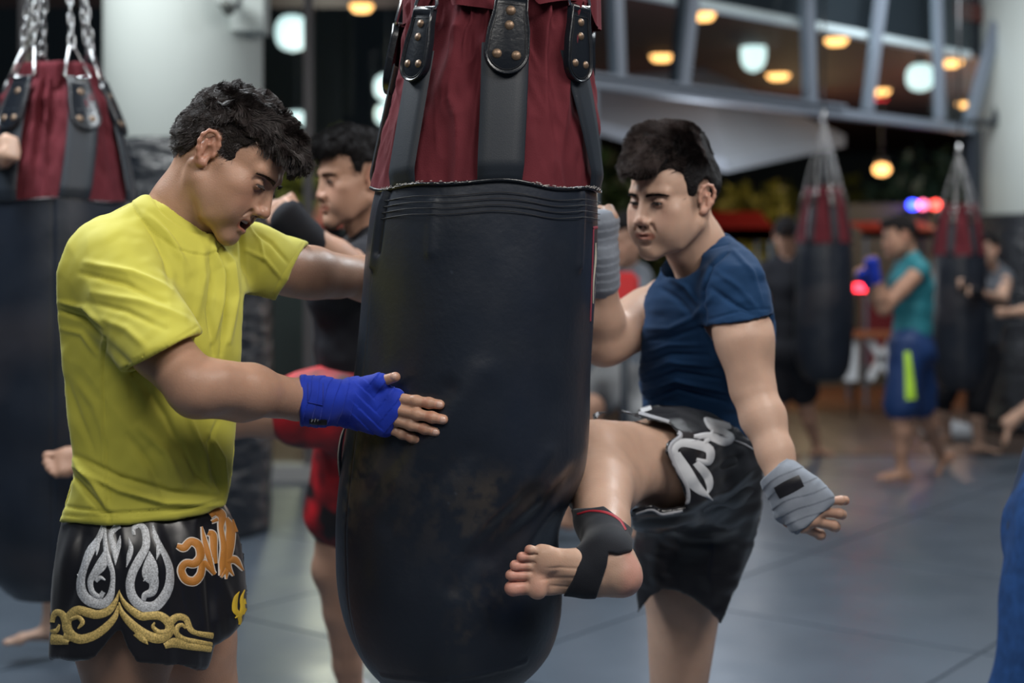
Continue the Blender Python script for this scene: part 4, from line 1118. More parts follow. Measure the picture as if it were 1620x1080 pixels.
_w = lambda t: .0045 * np.sin(np.asarray(t) * 3.1 + 1.3) + .0025 * np.sin(np.asarray(t) * 7.7) - .004 * (np.exp(-((np.asarray(t) - .6) / .3) ** 2))
dent = dict(wave=_w,
            creases=[(-.15, zpx(600), -.75, zpx(760), .018, -.006), (.1, zpx(575), -.45, zpx(735), .022, .005), (.05, zpx(690), -.5, zpx(800), .02, -.004), (.6, zpx(760), .1, zpx(890), .02, -.006),
                     (.75, zpx(700), .25, zpx(820), .02, .004), (1.1, zpx(745), .45, zpx(850), .022, -.008), (1.0, zpx(790), .55, zpx(900), .015, .004), (-.4, zpx(330), -.38, zpx(400), .010, .003), (1.0, zpx(310), 1.0, zpx(420), .010, .006),
                     (-.95, zpx(300), -1.0, zpx(420), .01, .008), (-.9, zpx(300), -.93, zpx(400), .006, -.006), (.75, zpx(880), .5, zpx(900), .03, -.010), (0, zpx(1030), .8, zpx(1015), .004, .003), (-.8, zpx(1040), 0, zpx(1032), .004, .003)],
            scuffs=[(-.98, zpx(750), .14, .10, 1.0), (-.85, zpx(700), .25, .05, .5), (.28, zpx(752), .22, .035, .6), (.75, zpx(765), .25, .03, .4), (-.1, zpx(790), .5, .08, .18), (.3, zpx(800), .3, .03, .35), (.35, zpx(905), .3, .03, .35),
                    (.15, zpx(965), .2, .03, .4), (-.5, zpx(730), .4, .05, .25), (-1.05, zpx(870), .05, .25, .7)])
heavy_bag('heavy_bag', 'big black leather punch bag with oxblood canvas top hanging in the centre', main_rows, DB,
          [(-.745, -.775, .060, zpx(146), .130, .066), (.135, .10, .076, zpx(141), .140, .078), (1.25, .83, .060, zpx(146), .135, .066), (2.25, 2.2, .07, zpx(146), .13, .066), (3.1, 3.1, .07, zpx(146), .13, .066), (-1.8, -1.8, .07, zpx(146), .13, .066)],
          main_top, 1.0, True, dent, zhook=2.55, cuffh=.045)

def gen_bag(name, label, px, D, ys, q, r, strap_t, seam_z, bot_z, topr=.62, toph=.27, tabw=.066, tabh=.4, taby=.52, zh=.85):
    cx = (px - CX_) * D / F_; H = seam_z - bot_z
    rows = [(seam_z, cx, r), (seam_z - .1, cx, r * 1.02), (seam_z - H * .5, cx, r * 1.04), (seam_z - H * .8, cx, r * 1.02), (bot_z + .10, cx, r * .96), (bot_z + .04, cx, r * .86), (bot_z, cx, r * .68)]
    tp = [(seam_z, cx, r), (seam_z + toph * .4, cx, r * .86), (seam_z + toph * .8, cx, r * .70), (seam_z + toph, cx, r * topr)]
    return heavy_bag(name, label, rows, D, [((t if np.isscalar(t) else t[0]), (t if np.isscalar(t) else t[1]), tabw * .92, seam_z + toph * taby, toph * tabh, tabw) for t in strap_t], tp, q, False, None, zhook=seam_z + toph + zh)
b = gen_bag('heavy_bag', 'black and red punch bag at the left edge, hung on steel chains', 92, 4.2, None, .75, .215, ((-.42, -.50), (.50, .74), (1.55, 1.6), (2.6, 2.6), (-2.5, -2.5), (-1.45, -1.45)), zpx(322, 4.2), zpx(930, 4.2), .46, .37, .092, .43, .54, 1.0)
gen_bag('heavy_bag', 'blurred punch bag hugged from behind by the man in the black T-shirt', 1303, 9.5, None, .4, .185, (-.7, .2, 1.1, 2.1, 3.1, -1.8), 1.50, .60, .55, .34, tabw=.05, tabh=.24, taby=.70, zh=.50)
gen_bag('heavy_bag', 'blurred punch bag between the turquoise man and the right pillar', 1517, 9.7, None, .4, .18, (-.6, .3, 1.2, 2.2, 3.1, -1.7), 1.42, .52, .55, .31, tabw=.05, tabh=.24, taby=.70, zh=.40)

# ================================================================== PEOPLE
def proj(V):
    V = np.asarray(V); return CX_ + V[..., 0] * F_ / V[..., 1], HY_ + (CZ_ - V[..., 2]) * F_ / V[..., 1]
def sight(f, poly, k=.01, inv=False):
    """trim a field to the outline measured along the photograph's sight lines (a cone of real depth)"""
    x, y, z = f.grid()
    px = CX_ + x * F_ / y + 0 * z; py = HY_ + (CZ_ - z) * F_ / y + 0 * x
    band = f.d < .05
    q = np.full(f.d.shape, -.3, np.float32)
    px, py, yy = np.broadcast_to(px, f.d.shape)[band], np.broadcast_to(py, f.d.shape)[band], np.broadcast_to(y, f.d.shape)[band]
    v = poly_sd(px, py, poly) * yy / F_
    q[band] = -v if inv else v
    f.inter(q, k)
def fold(V, N, lines, side=-1, gain=1.0, wk=1.0):
    """raise or sink cloth along polylines; lines: (points in photograph measure, width px, height m)"""
    px, py = proj(V); d = np.zeros(len(V)); w = ss(N[:, 1] * side, -.15, .25)
    for pts, wd, am in lines:
        best = np.full(len(V), 1e9); along = np.zeros(len(V)); n = len(pts) - 1
        for i in range(n):
            a, b = np.array(pts[i], float), np.array(pts[i + 1], float); e = b - a
            t = np.clip(((px - a[0]) * e[0] + (py - a[1]) * e[1]) / (e @ e), 0, 1)
            q = (px - a[0] - t * e[0]) ** 2 + (py - a[1] - t * e[1]) ** 2
            m = q < best; best[m] = q[m]; along[m] = (i + t[m]) / n
        d += gain * am * np.exp(-best / (wd * (wk if wd > 2.2 else 1)) ** 2) * (np.sin(np.pi * np.clip(along * .9 + .05, 0, 1)) ** .6 if abs(wd) > 2.2 else 1)
    return V + N * (d * w)[:, None]
def spline(pts, n=8):
    pts = np.asarray(pts, float); P_ = np.vstack([2 * pts[0] - pts[1], pts, 2 * pts[-1] - pts[-2]]); out = []
    for i in range(1, len(P_) - 2):
        for t in np.linspace(0, 1, n, endpoint=False):
            a, b, c, d = P_[i - 1:i + 3]
            out.append(.5 * ((2 * b) + (-a + c) * t + (2 * a - 5 * b + 4 * c - d) * t * t + (-a + 3 * b - 3 * c + d) * t ** 3))
    out.append(pts[-1]); return np.array(out)

class Surf:
    def __init__(s, obj):
        o = np.array(worldloc(obj)); me = obj.data
        V = np.array([v.co[:] for v in me.vertices]) + o
        s.t = BVHTree.FromPolygons([tuple(v) for v in V], [tuple(p.vertices) for p in me.polygons])
    def hit(s, px, py, lift=.0015):
        d = nrm(P(px, py, 1.0) - [0, 0, CZ_]); r = s.t.ray_cast(Vector((0, 0, CZ_)) + Vector(d) * .9, Vector(d))
        if r[0] is None: return None
        n = np.array(r[1]); n = n if np.dot(n, d) < 0 else -n
        return np.array(r[0]) + n * lift
def ribbon(surf, name, pts, wd, m, parent, n=8, lift=.0015, closed=False, thick=True):
    """cloth strip sewn on a garment: centre line and widths in photograph measure, laid on the real surface"""
    pts = np.asarray(pts, float); wds = np.full(len(pts), wd, float) if np.isscalar(wd) else np.asarray(wd, float)
    c = spline(np.column_stack([pts, wds]), n); T = np.gradient(c[:, :2], axis=0); T /= np.linalg.norm(T, axis=1)[:, None] + 1e-9
    Nn = np.stack([-T[:, 1], T[:, 0]], 1); V, Q, idx = [], [], {}
    K = 5
    rows = []
    for i in range(len(c)):
        r = []
        for k in range(K):
            u = (k / (K - 1) - .5); p = c[i, :2] + Nn[i] * u * max(c[i, 2], .3)
            h = surf.hit(p[0], p[1], lift * (1 if 0 < k < K - 1 else .35)); r.append(h)
        rows.append(r)
    ok = [all(h is not None for h in r) for r in rows]
    for i, r in enumerate(rows):
        if ok[i]: idx[i] = len(V); V += r
    for i in range(len(rows) - 1):
        if ok[i] and ok[i + 1]:
            if np.linalg.norm(rows[i][2] - rows[i + 1][2]) > .05: continue
            a, b = idx[i], idx[i + 1]
            Q += [(a + k, a + k + 1, b + k + 1, b + k) for k in range(K - 1)]
    return (np.array(V), Q)
def sew(surf, name, strokes, m, parent, lift=.0015, label=None, n=8):
    if name in ('letter', 'letter_outline', 'silver_flame', 'gold_scroll', 'hem_piping', 'label_mark', 'curled_print', 'waist_print', 'red_binding'):
        for i, s_ in enumerate(strokes):
            V, Q = ribbon(surf, name, s_[0], s_[1], m, parent, n, lift + .00012 * (i % 4))
            j = 0
            while j < len(Q):      # a strip broken by a fold becomes separate pieces
                e = j + 4
                while e < len(Q) and Q[e][0] == Q[e - 4][3]: e += 4
                lo, hi = Q[j][0], Q[e - 1][2] + 1
                if e - j > 4: mk(name, V[lo:hi], [tuple(v - lo for v in f) for f in Q[j:e]], m, parent)
                j = e
        return None
    Vs, Qs, k = [], [], 0
    for s_ in strokes:
        V, Q = ribbon(surf, name, s_[0], s_[1], m, parent, n, lift)
        if not len(V): continue
        Vs.append(V); Qs += [tuple(i + k for i in f) for f in Q]; k += len(V)
    if not Vs: return None
    o = mk(name, np.concatenate(Vs), Qs, m, parent)
    if label: o['label'] = label
    return o

def nails(root, tips):
    m = mat('fingernail', (.62, .40, .32), .25, spec=.6)
    for (n, d, up, r) in tips:
        d = nrm(d); u = nrm(up - d * np.dot(up, d)); sd = np.cross(d, u)
        f = Field([E(n + u * r * .50 - d * r * .05, (r * .78, r * .72, r * .55), np.stack([d, sd, u], 1), k=.001)], .0009); V, Q = f.mesh(1)
        mk('fingernail', V, Q, m, root)

# ------------------------------------------------------------------ man in the yellow T-shirt
def man_yellow():
    root = empty('person', [-.68, 2.42, 0], 'man in a yellow T-shirt and black satin shorts holding the central punch bag, mouth open', 'person')
    J = dict(neck=P(280, 372, 2.48), head=P(360, 255, 2.46), shR=P(180, 428, 2.35), shL=P(405, 420, 2.63), elR=P(318, 616, 2.21), wrR=P(556, 637, 2.447),
             elL=P(575, 440, 2.83), wrL=P(705, 520, 2.97), hipR=P(205, 885, 2.41), hipL=P(262, 885, 2.54), waist=P(225, 650, 2.47),
             knR=P(196, 1150, 2.36), knL=P(335, 1150, 2.62), anR=P(185, 1605, 2.42), anL=P(345, 1490, 2.66))
    J['calfR'] = J['calfL'] = np.array([-1., 0, 0])
    b = body_prims(J, 1.0, 1.0)
    fwd = nrm([math.cos(math.radians(13)) * .825, -math.sin(math.radians(13)) * .825, -.57])
    R = frame(fwd, (.56, .05, .82)); sc = 1.0
    cfg = dict(nose=1.6, open=1.0, lid=-.1, beard=.10, jaw=1.0, neck=.057)
    Vh, Qh, Th, toL, toW = build_head(cfg, J['head'], R, sc, P(262, 378, 2.47), .0016)
    # near arm with its own muscles, and the wrapped hand
    e, w_ = J['elR'], J['wrR']; pn = nrm(np.cross(e - J['shR'], w_ - e))
    arm = [S(P(200, 465, 2.31), P(254, 552, 2.262), .040, .046, k=.014), S(P(254, 552, 2.262), P(300, 602, 2.222), .046, .044, k=.016), E(P(313, 622, 2.215), (.040, .04, .038), k=.02),
           S(P(320, 612, 2.215), P(390, 620, 2.27), (.044, .042), (.0445, .041), pn, k=.018), S(P(345, 605, 2.22), P(410, 612, 2.28), .030, .026, k=.02),
           S(P(390, 620, 2.27), P(475, 632, 2.37), (.0425, .039), (.034, .030), pn, k=.018), S(P(475, 632, 2.37), w_, (.034, .030), (.033, .026), pn, k=.018),
           S(P(300, 640, 2.22), P(380, 655, 2.27), .012, .010, k=.016)]
    kn = P(632, 656, 2.416); f = nrm(kn - w_); a = nrm(np.array([.09, 0, 1]) - f * np.dot([.09, 0, 1], f)); HR = np.stack([f, a, np.cross(f, a)], 1)
    hs = .90
    spec = [(2, 6, 4, 4), (2, 5, 4, 1), (3, 6, 4, -3), (6, 8, 6, -9), [(.034, .038, .004), (.060, .056, .010), (.086, .070, .014)]]
    hp, tips = hand_prims(w_, HR, spec, hs, 1.17)
    nails(root, tips)
    fh = Field(hp, .0014); Vf, Qf = fh.mesh(1); Nf = normals(Vf, Qf); Tf = np.ones((len(Vf), 3))
    q = (Vf - w_) @ f; Tf *= 1 - (ss(q, .12, .20) * .05)[:, None] * np.array([0, 1, 1])
    Tf = nail_tint(Vf, Nf, tips, Tf)
    legs = b['legR'] + b['legL']; feet = simple_foot(J['anR'], (1, -.1, 0), 1, med=1) + simple_foot(J['anL'], (1, .1, 0), 1, med=-1)
    torso = b['torso']
    fl = b['armL'] + fist_prims(J['wrL'], np.stack([nrm(J['wrL'] - J['elL']), np.array([0, 0, 1.]), nrm(np.cross(nrm(J['wrL'] - J['elL']), [0, 0, 1.]))], 1))
    lower = Field([p for i, p in enumerate(torso) if i not in (7, 11) and not (p[0] == 'e' and p[2][0] > .06 and p[1][2] > 1.15)], .008, off=-.020); lower2 = Field(legs + feet, .006); Vb, Qb = lower.mesh(2); Vb2, Qb2 = lower2.mesh(2)
    fa = Field(arm, .0026); Va, Qa = fa.mesh(1); Na = normals(Va, Qa); Va = Va + Na * (noise(Va, 30, 7) * .0012)[:, None]
    fl_ = Field(fl, .004); Vl, Ql = fl_.mesh(1)
    Ta = np.ones((len(Va), 3)); ax = proj(Va)[0]
    V, Q, T = merge([(Vh, Qh, Th), (Vb, Qb), (Vb2, Qb2), (Va, Qa, Ta), (Vl, Ql), (Vf, Qf, Tf)])
    mk('body', V, Q, M_SKIN_A, root, tint=T)
    eyeballs(root, toW, R, sc, (0, 1, -.45))
    # teeth
    tv = []
    for i in range(-4, 5):
        x = i * .0048; c = np.array([x, .0905 - abs(x) ** 2 * 9, -.0655]); tv.append(E(c, (.0024, .0022, .0042), k=.001))
    ft = Field(tv, .0006); V, Q = ft.mesh(1); mk('teeth', toW(V), Q, mat('teeth_white', (.62, .58, .50), .25), root)
    # hair
    prof = [(-.072, -.046), (-.092, -.030), (-.108, .0), (-.116, .05), (-.110, .10), (-.085, .135), (-.05, .140), (.02, .134), (.07, .122), (.11, .108), (.130, .088), (.124, .066), (.112, .054), (.100, .058), (.088, .062),
            (.060, .060), (.042, .050), (.034, .030), (.031, .004), (.026, -.006), (.020, -.004), (.012, .016), (.006, .034), (-.010, .042), (-.028, .034), (-.036, .012), (-.036, -.014), (-.048, -.036), (-.060, -.046)]
    hp_ = [E((0, -.012, .034), (.0825, .098, .088)), E((0, -.040, .072), (.064, .060, .050), k=.02), E((0, .03, .080), (.060, .066, .040), k=.02), E((0, .082, .078), (.048, .034, .024), k=.016),
           E((0, -.060, .010), (.064, .042, .05), k=.02)]
    Vs, Qs = hair_shell(root, toW, sc, hp_, prof, [], M_HAIR, .0022, .0035, 70, 3)
    side = ss(np.abs(Vs[:, 0]), .052, .072) * ss(Vs[:, 2], .075, .04); back = ss(Vs[:, 2], .03, -.03)
    hm = mk('hair', toW(Vs), Qs, M_HAIR, root)
    for nm, n, seed, kp, ln, cu in [('hair_strands', 20000, 1, lambda c: ss(c[:, 2], .045, .075) * (.3 + 1.0 * (c[:, 0] > -.02)) + .02, (.012, .026), .0085),
                                    ('short_hair_strands', 22000, 2, lambda c: (1 - ss(c[:, 2], .07, .095)) * (c[:, 0] > -.01), (.006, .013), .0030)]:
        r, nn = hair_roots(Vs, Qs, n, seed, kp)
        fl_w = np.array([0, .8, .1]) if seed == 1 else np.array([0, -.45, -.85])
        if seed == 1: fl_w = np.stack([0 * r[:, 0], .8 + 0 * r[:, 0], -.2 - 1.0 * ss(r[:, 1], .05, .12)], 1)
        d = nn * (.45 if seed == 1 else .30) + fl_w * (.8 if seed == 1 else 1.0); d /= np.linalg.norm(d, axis=1)[:, None]
        L_ = np.random.RandomState(seed).uniform(ln[0], ln[1], n) * (1 + .25 * (r[:, 1] > .09))
        strands(nm, toW(r - nn * .003), d @ R.T, L_, M_STRAND, hm, .00046, cu, 85, (0, 0, 0), 8, seed)
    face_hair(root, toW, R, M_STRAND, brow=1.0)

    # ---- T-shirt
    lat_s = nrm(J['shL'] - J['shR']); lat_h = nrm(J['hipL'] - J['hipR'])
    sec = [(228, 862, 2.47, .180, .150), (235, 800, 2.47, .170, .140), (243, 720, 2.47, .162, .136), (240, 640, 2.47, .165, .140), (240, 550, 2.47, .176, .148), (246, 460, 2.48, .178, .138), (262, 400, 2.49, .135, .098)]
    pts = [P(x, y, d) for x, y, d, _, _ in sec]; lats = [nrm(lerp(lat_h, lat_s, min(1, i / 4.))) for i in range(7)]
    pr = [S(pts[i], pts[i + 1], sec[i][3:], sec[i + 1][3:], lats[i], k=.03) for i in range(6)]
    hem_n = P(262, 553, 2.235); dn = nrm(np.array([.457, -.30, -.89])); hem_f = P(462, 428, 2.69); df = nrm(np.array([.86, .42, -.30]))
    pr += [S(J['shR'] + [-.005, 0, .005], hem_n + dn * .05, .072, .0675, k=.035), S(P(150, 400, 2.38), P(280, 355, 2.47), .055, .052, k=.03), S(J['shL'], hem_f + df * .06, .072, .062, k=.03),
           S(P(405, 395, 2.60), P(300, 365, 2.50), .045, .052, k=.03), E(P(130, 450, 2.40), (.06, .09, .11), k=.04)]
    fs = Field(pr, .0032)
    out = spline([(224, 312), (180, 334), (140, 352), (113, 375), (97, 410), (90, 450), (91, 500), (97, 560), (104, 620), (113, 680), (118, 725), (113, 762), (103, 795), (94, 826)], 4)
    out = np.vstack([out, spline([(94, 826), (160, 830), (230, 827), (300, 817), (357, 800)], 3), spline([(357, 800), (364, 770), (369, 720), (372, 670), (375, 620), (379, 560), (383, 510), (387, 465)], 3),
                     [(430, 475), (437, 475), (452, 450), (470, 415), (488, 383), (470, 374), (430, 358), (410, 348), (385, 340), (340, 300), (260, 290)]])
    fs.shell(.0085)
    sight(fs, out, .006)
    # neck opening, sleeve ends
    ax = nrm(J['head'] - P(262, 378, 2.47)); nb = P(288, 345, 2.47)
    RN = frame(np.cross(nrm([-.3, 1, .1]), ax), ax)
    fs.add([E(P(290, 338, 2.475) + ax * .01, (.066, .078, .062), RN, k=.006, op='-'), S(P(285, 350, 2.475), P(335, 250, 2.46), .062, .075, k=.004, op='-')])
    u2 = nrm(np.cross(dn, [0, 1, 0])); u3 = np.cross(dn, u2)
    dc = nrm(np.array([.457, 0, -.89])); u2 = nrm(np.cross(dc, [0, 1, 0])); u3 = np.cross(dc, u2)
    fs.boxcut(hem_n + dc * .085 - u3 * np.sign(u3[1]) * .018, np.stack([dc, u2, u3], 1), (.085, .085, .088), .003)
    V, Q = fs.mesh(2); N = normals(V, Q)
    cr = np.array([.5, 1.5, 2.4])
    nz = noise(V * [1, .6, .45] + V[:, [2]] * [.5, 0, 0], 16, 11) * .0045 + (.5 - np.abs(noise(V * [1, .8, .5] + V[:, [2]] * [.7, 0, 0], 26, 12))) * .0022 + noise(V * [1, .8, .6] + V[:, [2]] * [-.6, 0, 0], 55, 13) * .0010
    V = V + N * nz[:, None]
    L_ = [([(222, 342), (245, 375), (262, 410), (270, 452)], 7, -.004), ([(228, 338), (262, 372), (285, 410), (292, 450)], 9, .003), ([(240, 345), (275, 385), (300, 430)], 7, .0025),
          ([(328, 378), (350, 425), (348, 480), (336, 540)], 8, .008), ([(334, 376), (366, 415), (372, 470), (362, 540)], 8, .007), ([(331, 380), (338, 430), (330, 490), (338, 560)], 6, -.006), ([(340, 384), (358, 440), (358, 500), (350, 560)], 5, -.008),
          ([(378, 352), (384, 390), (386, 440)], 5, -.006), ([(320, 392), (322, 440), (312, 500)], 9, .004), ([(372, 356), (372, 400), (378, 460)], 5, .004),
          ([(392, 356), (410, 380), (418, 410)], 4, .003), ([(400, 365), (430, 385), (455, 415)], 5, -.003), ([(388, 395), (420, 410), (445, 440)], 5, .003),
          ([(135, 415), (210, 432), (272, 458)], 9, .0045), ([(128, 432), (200, 448), (262, 478)], 8, -.0045), ([(145, 462), (220, 476), (292, 502)], 9, .0035), ([(140, 478), (200, 492), (262, 520)], 8, -.003), ([(150, 500), (200, 520), (230, 548)], 10, .003),
          ([(95, 478), (135, 486), (163, 516)], 6, .005), ([(94, 492), (130, 503), (160, 535)], 6, -.005), ([(97, 520), (130, 528), (152, 560)], 7, .003),
          ([(165, 535), (163, 610), (168, 740), (173, 826)], 1.8, -.0022), ([(161, 535), (159, 610), (164, 740), (169, 826)], 2.0, .0012),
          ([(165, 540), (200, 575), (215, 640)], 12, -.004), ([(220, 675), (262, 715), (288, 770)], 11, .005), ([(205, 690), (240, 740), (262, 790)], 12, -.005), ([(222, 600), (262, 660), (290, 720)], 9, -.003), ([(300, 660), (322, 720), (330, 770)], 8, .005),
          ([(345, 665), (332, 700), (340, 750), (352, 780)], 6, -.005), ([(330, 685), (352, 725), (358, 778)], 6, .005), ([(285, 700), (310, 750), (335, 775)], 5, -.003),
          ([(118, 728), (150, 765), (172, 806)], 8, .007), ([(112, 750), (140, 782), (170, 815)], 7, -.006), ([(116, 738), (190, 775), (260, 795), (352, 798)], 7, .006), ([(122, 722), (190, 755), (270, 778), (350, 785)], 7, -.005), ([(100, 800), (180, 812), (280, 806), (352, 792)], 4, -.003),
          ([(96, 815), (165, 818), (235, 815), (300, 805), (354, 790)], 1.6, -.0012), ([(209, 572), (262, 548), (312, 516)], 1.6, -.0014), ([(480, 384), (450, 430), (430, 466)], 1.6, -.001),
          ([(120, 600), (150, 640), (170, 700)], 12, .003), ([(104, 600), (125, 660), (150, 720)], 9, -.003), ([(290, 560), (330, 600), (368, 610)], 8, .003)]
    V = fold(V, N, L_, gain=1.35, wk=.62)
    # ribbed collar: raise the rim around the neck
    T = np.ones((len(V), 3))
    px, py = proj(V); cp = spline([(224, 316), (240, 342), (262, 362), (290, 380), (320, 387), (334, 384)], 6); dmin = np.min(np.hypot(px[:, None] - cp[None, :, 0], py[:, None] - cp[None, :, 1]), 1)
    V = V + N * (.0022 * ss(dmin, 17, 13) * (N[:, 1] < .2))[:, None] - N * (.0015 * np.exp(-((dmin - 16.5) / 1.6) ** 2))[:, None]
    wet = np.clip(noise(V, 9, 41) * 1.3 + noise(V, 24, 42) * .7 - .15, 0, 1) * ss(px, 190, 260) * ss(py, 560, 640) * (1 - ss(py, 770, 800)) * ss(px, 360, 320)
    sw = np.clip(noise(V, 14, 43) + .3, 0, 1) * np.exp(-((px - 335) / 28) ** 2) * ss(py, 370, 400) * (1 - ss(py, 500, 560))
    T *= 1 - (.30 * wet + .16 * sw)[:, None] * np.array([.8, .75, .2])
    mk('shirt', V, Q, M_YELLOW, root, tint=T)

    # ---- satin fight shorts
    sec = [(232, 800, 2.47, .155, .125), (236, 870, 2.47, .172, .150), (238, 960, 2.47, .185, .172)]
    pts = [P(x, y, d) for x, y, d, _, _ in sec]
    pr = [S(pts[i], pts[i + 1], sec[i][3:], sec[i + 1][3:], lat_h, k=.03) for i in range(2)]
    pr += [S(P(205, 900, 2.40), P(195, 1130, 2.37), .130, .138, k=.03), S(P(290, 900, 2.54), P(325, 1130, 2.60), .120, .118, k=.02)]
    fs = Field(pr, .0034); fs.shell(.009)
    out = [(100, 800), (96, 826), (90, 860), (84, 910), (80, 970), (80, 1041), (120, 1045), (152, 1041), (172, 1016), (189, 998), (200, 1024), (215, 1050), (260, 1055), (327, 1057), (333, 1040), (337, 1022), (360, 1010), (384, 985), (391, 966), (391, 940),
           (388, 900), (383, 866), (374, 835), (362, 806), (350, 790)]
    sight(fs, out, .004)
    V, Q = fs.mesh(2); N = normals(V, Q)
    V = V + N * (noise(V * [1, 1, .35], 20, 51) * .004 + noise(V * [1, 1, .4], 46, 52) * .0016)[:, None]
    V = fold(V, N, [([(120, 826), (100, 890), (86, 960)], 10, .006), ([(135, 828), (122, 900), (100, 980)], 9, -.005), ([(260, 828), (285, 900), (300, 985)], 10, -.005), ([(240, 830), (262, 930), (262, 1040)], 12, .005), ([(320, 830), (332, 920), (338, 1020)], 7, -.008),
                    ([(180, 830), (192, 900), (188, 1000)], 8, -.004), ([(345, 900), (362, 950), (372, 985)], 8, .005), ([(300, 1000), (310, 1030), (312, 1055)], 7, .004)])
    sh = mk('shorts', V, Q, M_SATIN, root)
    sf = Surf(sh); k = 1 / 3.6
    Z = lambda L: [(60 + x * k, 780 + y * k) for x, y in L]
    M_SILVER = mat('silver_sequin', (.55, .57, .60), .32, 1.0, 900, metal=.25, var=.45, vscale=420, bdist=.001)
    M_GOLD = mat('gold_sequin', (.60, .44, .15), .32, 1.0, 900, metal=.3, var=.45, vscale=420, bdist=.001)
    M_ORANGE = mat('orange_satin_stitch', (.50, .20, .035), .5, .5, 600)
    M_PALE = mat('pale_outline_stitch', (.62, .56, .50), .6)
    W = lambda L, s_=1.22: [v * k * s_ for v in L]
    silver = [(Z([(380, 170), (345, 260), (300, 330), (265, 420), (245, 500), (255, 570), (300, 615), (370, 628), (410, 590), (425, 520), (425, 450), (400, 370), (385, 300), (380, 190)]), W([20, 30, 40, 34, 40, 46, 48, 44, 36, 24, 22, 26, 22, 16])),
              (Z([(385, 320), (365, 400), (330, 450), (300, 500), (310, 560), (350, 590), (375, 560)]), W([8, 50, 40, 28, 26, 26, 20])), (Z([(330, 500), (355, 480), (385, 495)]), W([18, 20, 6])),
              (Z([(470, 185), (440, 200), (415, 240), (430, 300), (440, 410)]), W([24, 30, 24, 26, 3])), (Z([(470, 240), (460, 300), (440, 410)]), W([3, 22, 3])), (Z([(345, 230), (340, 300), (335, 355)]), W([3, 20, 2])),
              (Z([(548, 240), (545, 200), (580, 182), (610, 215), (615, 300), (575, 380), (540, 450), (525, 520), (540, 590), (590, 640), (660, 645), (710, 600), (745, 530), (750, 440), (730, 370), (700, 310), (670, 250), (652, 175)]),
               W([14, 22, 26, 34, 36, 40, 40, 40, 44, 48, 50, 46, 42, 36, 30, 26, 24, 6])),
              (Z([(635, 330), (640, 400), (640, 460), (660, 510), (650, 560), (610, 580), (600, 610)]), W([3, 60, 76, 46, 40, 30, 20])), (Z([(600, 500), (625, 485), (655, 500)]), W([4, 22, 20])),
              (Z([(515, 250), (530, 310), (520, 360), (505, 420)]), W([3, 22, 24, 3])), (Z([(680, 240), (690, 310), (675, 380)]), W([4, 26, 3])), (Z([(765, 425), (752, 470), (765, 520)]), W([3, 16, 3])), (Z([(225, 460), (245, 500), (222, 540)]), W([3, 16, 3]))]
    gold = [(Z([(465, 550), (440, 620), (400, 670), (340, 690), (290, 680), (230, 665), (190, 690), (165, 740), (185, 800), (240, 830), (320, 810), (390, 760), (440, 700), (456, 640)]), W([4, 22, 36, 40, 44, 40, 40, 44, 46, 44, 40, 36, 26, 8])),
            (Z([(190, 715), (230, 705), (255, 735), (230, 770)]), W([20, 20, 22, 8])), (Z([(165, 740), (140, 690), (105, 680), (85, 720), (85, 780), (110, 780), (125, 745)]), W([40, 34, 30, 24, 26, 22, 8])),
            (Z([(78, 830), (130, 835), (180, 850)]), W([50, 46, 20])), (Z([(150, 815), (210, 825), (270, 835)]), W([40, 30, 8])),
            (Z([(462, 555), (490, 620), (540, 670), (590, 700), (640, 695), (700, 700), (745, 740), (745, 790), (700, 825), (650, 820), (590, 790), (530, 740), (480, 680), (460, 620)]), W([4, 22, 34, 38, 40, 40, 42, 44, 44, 46, 44, 38, 26, 8])),
            (Z([(740, 790), (690, 790), (655, 760), (665, 735)]), W([30, 24, 18, 8])), (Z([(745, 740), (790, 705), (840, 715), (865, 770), (900, 795), (995, 812)]), W([40, 34, 30, 28, 24, 30])),
            (Z([(840, 770), (820, 750), (795, 760), (790, 800), (830, 830), (900, 845), (990, 860)]), W([8, 18, 22, 26, 26, 24, 20])), (Z([(720, 870), (780, 850), (860, 870), (985, 888)]), W([26, 46, 34, 28])), (Z([(560, 790), (600, 830), (625, 860)]), W([40, 32, 5]))]
    sew(sf, 'silver_flame', silver, M_SILVER, sh, .0016, 'silver sequin flames on the front of the leg'); sew(sf, 'gold_scroll', gold, M_GOLD, sh, .0020, 'gold sequin scroll above the hem')
    letters = [(Z([(790, 300), (830, 310), (870, 275), (915, 300), (925, 360), (890, 400), (840, 400), (815, 440), (840, 490), (890, 500), (925, 460), (940, 400), (975, 420), (1005, 460)]), W([20, 34, 34, 38, 38, 36, 32, 34, 36, 38, 34, 30, 30, 18])),
               (Z([(930, 190), (945, 260), (965, 340), (1000, 450)]), W([4, 22, 28, 14])), (Z([(965, 225), (995, 240), (1000, 320), (1010, 400)]), W([24, 34, 30, 16])),
               (Z([(975, 130), (1010, 105), (1045, 130), (1040, 200), (1055, 300), (1050, 400), (1035, 470)]), W([26, 40, 40, 26, 30, 34, 8])), (Z([(985, 165), (1020, 150)]), W([12, 20])),
               (Z([(1070, 140), (1095, 200), (1090, 290), (1075, 400), (1110, 470)]), W([16, 40, 44, 36, 5])), (Z([(1070, 390), (1120, 380), (1165, 440)]), W([24, 34, 5])), (Z([(1105, 150), (1130, 230), (1150, 300), (1165, 350)]), W([5, 20, 30, 8])), (Z([(1040, 480), (1070, 440), (1070, 490)]), W([4, 24, 4]))]
    sew(sf, 'letter_outline', [(p, [w_ + 3.0 for w_ in ww]) for p, ww in letters], M_PALE, sh, .0014, 'pale outline of the lettering'); sew(sf, 'letter', letters, M_ORANGE, sh, .0024, 'orange Thai lettering across the front')
